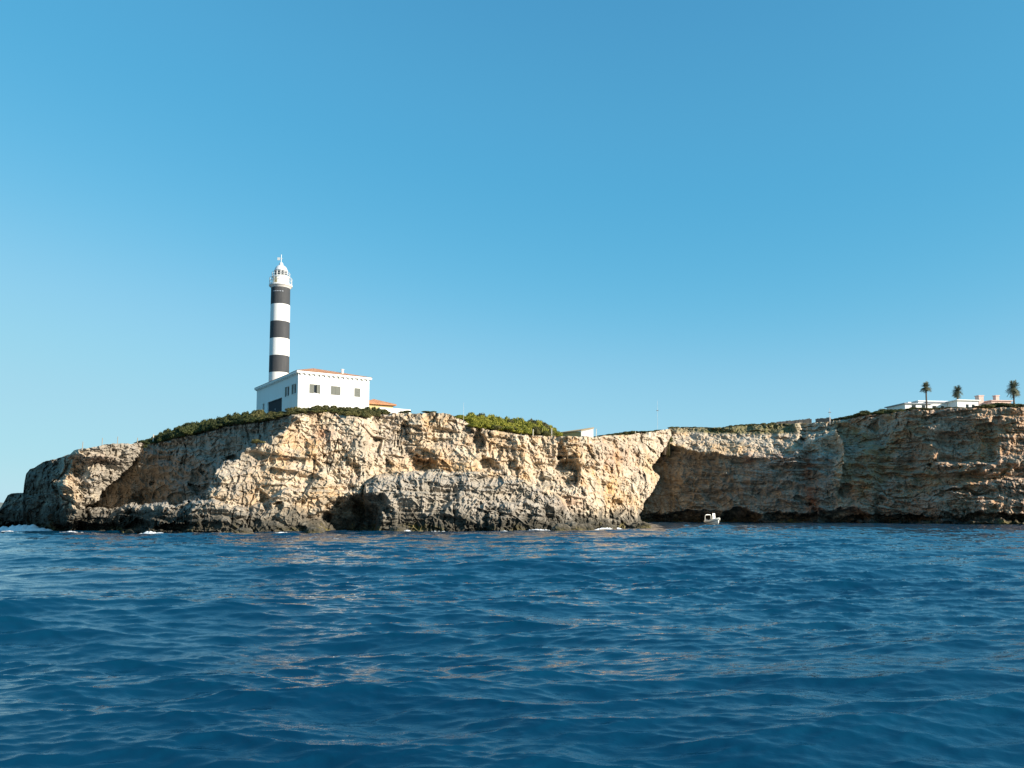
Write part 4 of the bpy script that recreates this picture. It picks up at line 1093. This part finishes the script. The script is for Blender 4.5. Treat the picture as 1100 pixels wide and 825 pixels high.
# ------------------------------------------------------------------ motor boat
def motor_boat():
    d = 178.0
    p = P(765.5, 565, d)
    hd = math.atan2(-0.90, 0.44)                                   # bow to the right and towards the viewer
    root = empty('motor_boat', (p.x, p.y, 0.02), hd, 'small white motor boat with a roll bar lying in front of the dark sea cave', 'boat')
    k = 1.0
    root.scale = (0.72, 0.86, 1.06)
    # hull: stations along x (stern -2.6 .. bow 2.9)
    st = [(-2.3, .86, .18, .62), (-1.4, 1.02, .10, .64), (0, 1.05, .06, .70), (1.2, .92, .08, .82), (2.1, .58, .22, .98), (2.75, .16, .55, 1.12)]
    bm = bmesh.new(); rings = []
    for x, w, zk, zg in st:
        rings.append([bm.verts.new((x * k, y * k, z * k)) for y, z in ((-w, zg), (-w * .97, zg - .25), (-w * .72, zk + .08), (0, zk - .32), (w * .72, zk + .08), (w * .97, zg - .25), (w, zg))])
    for a_, b_ in zip(rings, rings[1:]):
        for j in range(6): bm.faces.new([a_[j], b_[j], b_[j + 1], a_[j + 1]])
    bm.faces.new(rings[0]); bm.faces.new(rings[-1][::-1])
    mb = MB(); mb._add(bm)
    mb.build('hull', M['hull'], root, True)
    dk = MB()
    for a_, b_ in zip(st, st[1:]):
        dk.poly([(a_[0] * k, -a_[1] * k * .9, (a_[3] - .16) * k), (b_[0] * k, -b_[1] * k * .9, (b_[3] - .16) * k), (b_[0] * k, b_[1] * k * .9, (b_[3] - .16) * k), (a_[0] * k, a_[1] * k * .9, (a_[3] - .16) * k)])
    bmesh.ops.remove_doubles(dk.bm, verts=dk.bm.verts[:], dist=1e-4)
    dk.build('deck', M['seat'], root)
    path = [(-2.35, .98, .66), (-1.4, 1.13, .68), (0, 1.15, .75), (1.2, 1.0, .90), (2.1, .66, 1.08), (2.75, .22, 1.24), (2.95, 0, 1.28)]
    full = [Vector(q) * k for q in path] + [Vector((q[0], -q[1], q[2])) * k for q in path[-2::-1]]
    MB().tube(full, [.20 * k, .24 * k, .25 * k, .25 * k, .25 * k, .24 * k, .24 * k, .24 * k, .25 * k, .25 * k, .25 * k, .24 * k, .20 * k], 12).build('inflatable_collar', M['tubes'], root, True)
    MB().tube([q + Vector((0, 0, -.17)) for q in full], .10 * k, 8).build('rubbing_strake', M['rubber'], root, True)
    # console with windscreen
    c_ = MB().prism([(.15 * k, -.42 * k, .5 * k), (.85 * k, -.42 * k, .6 * k), (.70 * k, -.42 * k, 1.45 * k), (.30 * k, -.42 * k, 1.55 * k)], (0, .84 * k, 0)).build('console', M['hull'], root)
    MB().prism([(.70 * k, -.40 * k, 1.46 * k), (.76 * k, -.40 * k, 1.46 * k), (.56 * k, -.36 * k, 2.35 * k), (.50 * k, -.36 * k, 2.35 * k)], (0, .78 * k, 0)).build('windscreen', M['hull'], c_)
    MB().box((-.75 * k, -.45 * k, .5 * k), (-.25 * k, .45 * k, 1.15 * k), .05).build('seat', M['seat'], root)
    # roll bar at the stern
    MB().tube([Vector(q) * k for q in ((-2.1, .95, .7), (-2.05, .92, 1.8), (-1.95, .75, 2.02), (-1.95, 0, 2.08), (-1.95, -.75, 2.02), (-2.05, -.92, 1.8), (-2.1, -.95, .7))], .075, 8).build('roll_bar', M['hull'], root, True)
    e = MB().box((-3.05 * k, -.24 * k, .55 * k), (-2.62 * k, .24 * k, 1.2 * k), .09)
    e.box((-2.95 * k, -.08 * k, -.5 * k), (-2.72 * k, .08 * k, .548 * k), .03)
    e.build('outboard_motor', M['engine'], root)
motor_boat()

# ------------------------------------------------------------------ boulders at the foot of the cliff
def boulder(px, d, w, h, seed, label):
    bm = bmesh.new(); bmesh.ops.create_icosphere(bm, subdivisions=5, radius=1)
    V = np.array([v.co[:] for v in bm.verts])
    f1, f2, cid = worley(V * 1.6 + seed * 9.7)
    k = 0.85 + 0.45 * fbm(V * 1.1 + seed * 5.1, 4) + 0.16 * (cid - .5) * sstep(0, .12, f2 - f1) + 0.10 * fbm(V * 6 + seed, 3)
    for v, q, kk in zip(bm.verts, V, k): v.co = Vector((q[0] * kk * w, q[1] * kk * w * .8, q[2] * kk * h))
    mb = MB(); mb._add(bm)
    o = mb.build('boulder', M['rock'], None, True, ((px - 550) / F * d, d, 0.1))
    tag(o, label, 'boulder', 'boulders awash at the foot of the cliff')
for k, (px, d, w, h, lab) in enumerate((
        (603, 106.5, 1.6, 1.0, 'weed-stained boulder awash at the right toe of the grey lower terrace'), (617, 109, 1.9, 1.3, 'larger boulder just right of the one at the terrace toe'),
        (629, 114, 1.3, 0.9, 'small boulder between the terrace toe and the lit outcrop'), (688, 131, 2.0, 1.2, 'boulder at the right tip of the lit outcrop by the bay'),
        (652, 122, 1.4, 0.8, 'flat boulder under the middle of the lit outcrop'), (338, 95.5, 1.2, 0.8, 'boulder at the left lip of the low cave'),
        (428, 100.5, 1.3, 0.9, 'boulder just right of the low cave mouth'), (262, 93.6, 1.2, 0.7, 'low boulder at the foot of the lit buttress'))):
    boulder(px, d, w, h, k + 1, lab)

# ------------------------------------------------------------------ surf along the rocks, far hill
def foam(px0, px1, d0, d1, h, w, seed):
    nx, ny = 90, 14
    u = np.linspace(0, 1, nx)[None]; v = np.linspace(0, 1, ny)[:, None]
    px = px0 + (px1 - px0) * u; dd = d0 + (d1 - d0) * u
    x = (px - 550) / F * dd + 0 * v; y = dd - w * (v - 0.5) * (0.6 + 0.4 * np.sin(np.pi * u))
    p = np.stack([x * 0.9 + seed * 7, y * 0.9, 0 * x], -1)
    env = np.sin(np.pi * u) ** 0.5 * np.sin(np.pi * v)
    z = -0.10 + h * env * (0.45 + 0.9 * np.clip(fbm(p, 4, .6) + 0.35, 0, 1.2)) + 0.10 * fbm(p * 5, 3) * env
    V = np.stack([x, y, z], -1)
    o = grid_mesh('surf_foam', V, M['foam'])
    tag(o, 'white surf breaking along the foot of the cliff', 'surf', 'surf along the foot of the cliff', 'stuff')
foam(-6, 60, 109, 104, 1.05, 3.0, 1)
foam(-20, 30, 106, 104, 0.4, 2.0, 9)
foam(150, 184, 95.4, 93.2, 0.44, 1.3, 2)
foam(408, 452, 99.7, 100.7, 0.44, 1.4, 3)
foam(455, 484, 100.7, 101.2, 0.34, 1.2, 4)
foam(520, 556, 101.2, 102.7, 0.37, 1.3, 11)
foam(290, 322, 94.7, 95.7, 0.29, 1.2, 12)
foam(60, 100, 99.2, 97.2, 0.37, 1.4, 13)
foam(200, 240, 92.7, 92.7, 0.26, 1.1, 14)
foam(562, 594, 102.7, 104.2, 0.63, 1.7, 5)
foam(500, 520, 100.7, 101.2, 0.29, 1.1, 6)
foam(612, 626, 107.2, 110.2, 0.41, 1.4, 7)
foam(634, 670, 114.2, 126.2, 0.53, 1.9, 8)
def far_hill():
    n = 60
    rows = []
    for j in range(12):
        y = 7000 + 400 * j
        xs = np.linspace(-6800, -3600, n)
        prof = 165 * np.exp(-((xs + 5150) / 700) ** 2) + 120 * np.exp(-((xs + 4300) / 420) ** 2)
        z = prof * math.sin(math.pi * min(1, (j + .0) / 11)) * (1 + 0.25 * np.sin(xs * .006 + j)) - 2
        rows.append(np.stack([xs, np.full(n, float(y)), z], -1))
    o = grid_mesh('distant_hill', np.stack(rows), M['hill'])
    tag(o, kind='structure')
far_hill()
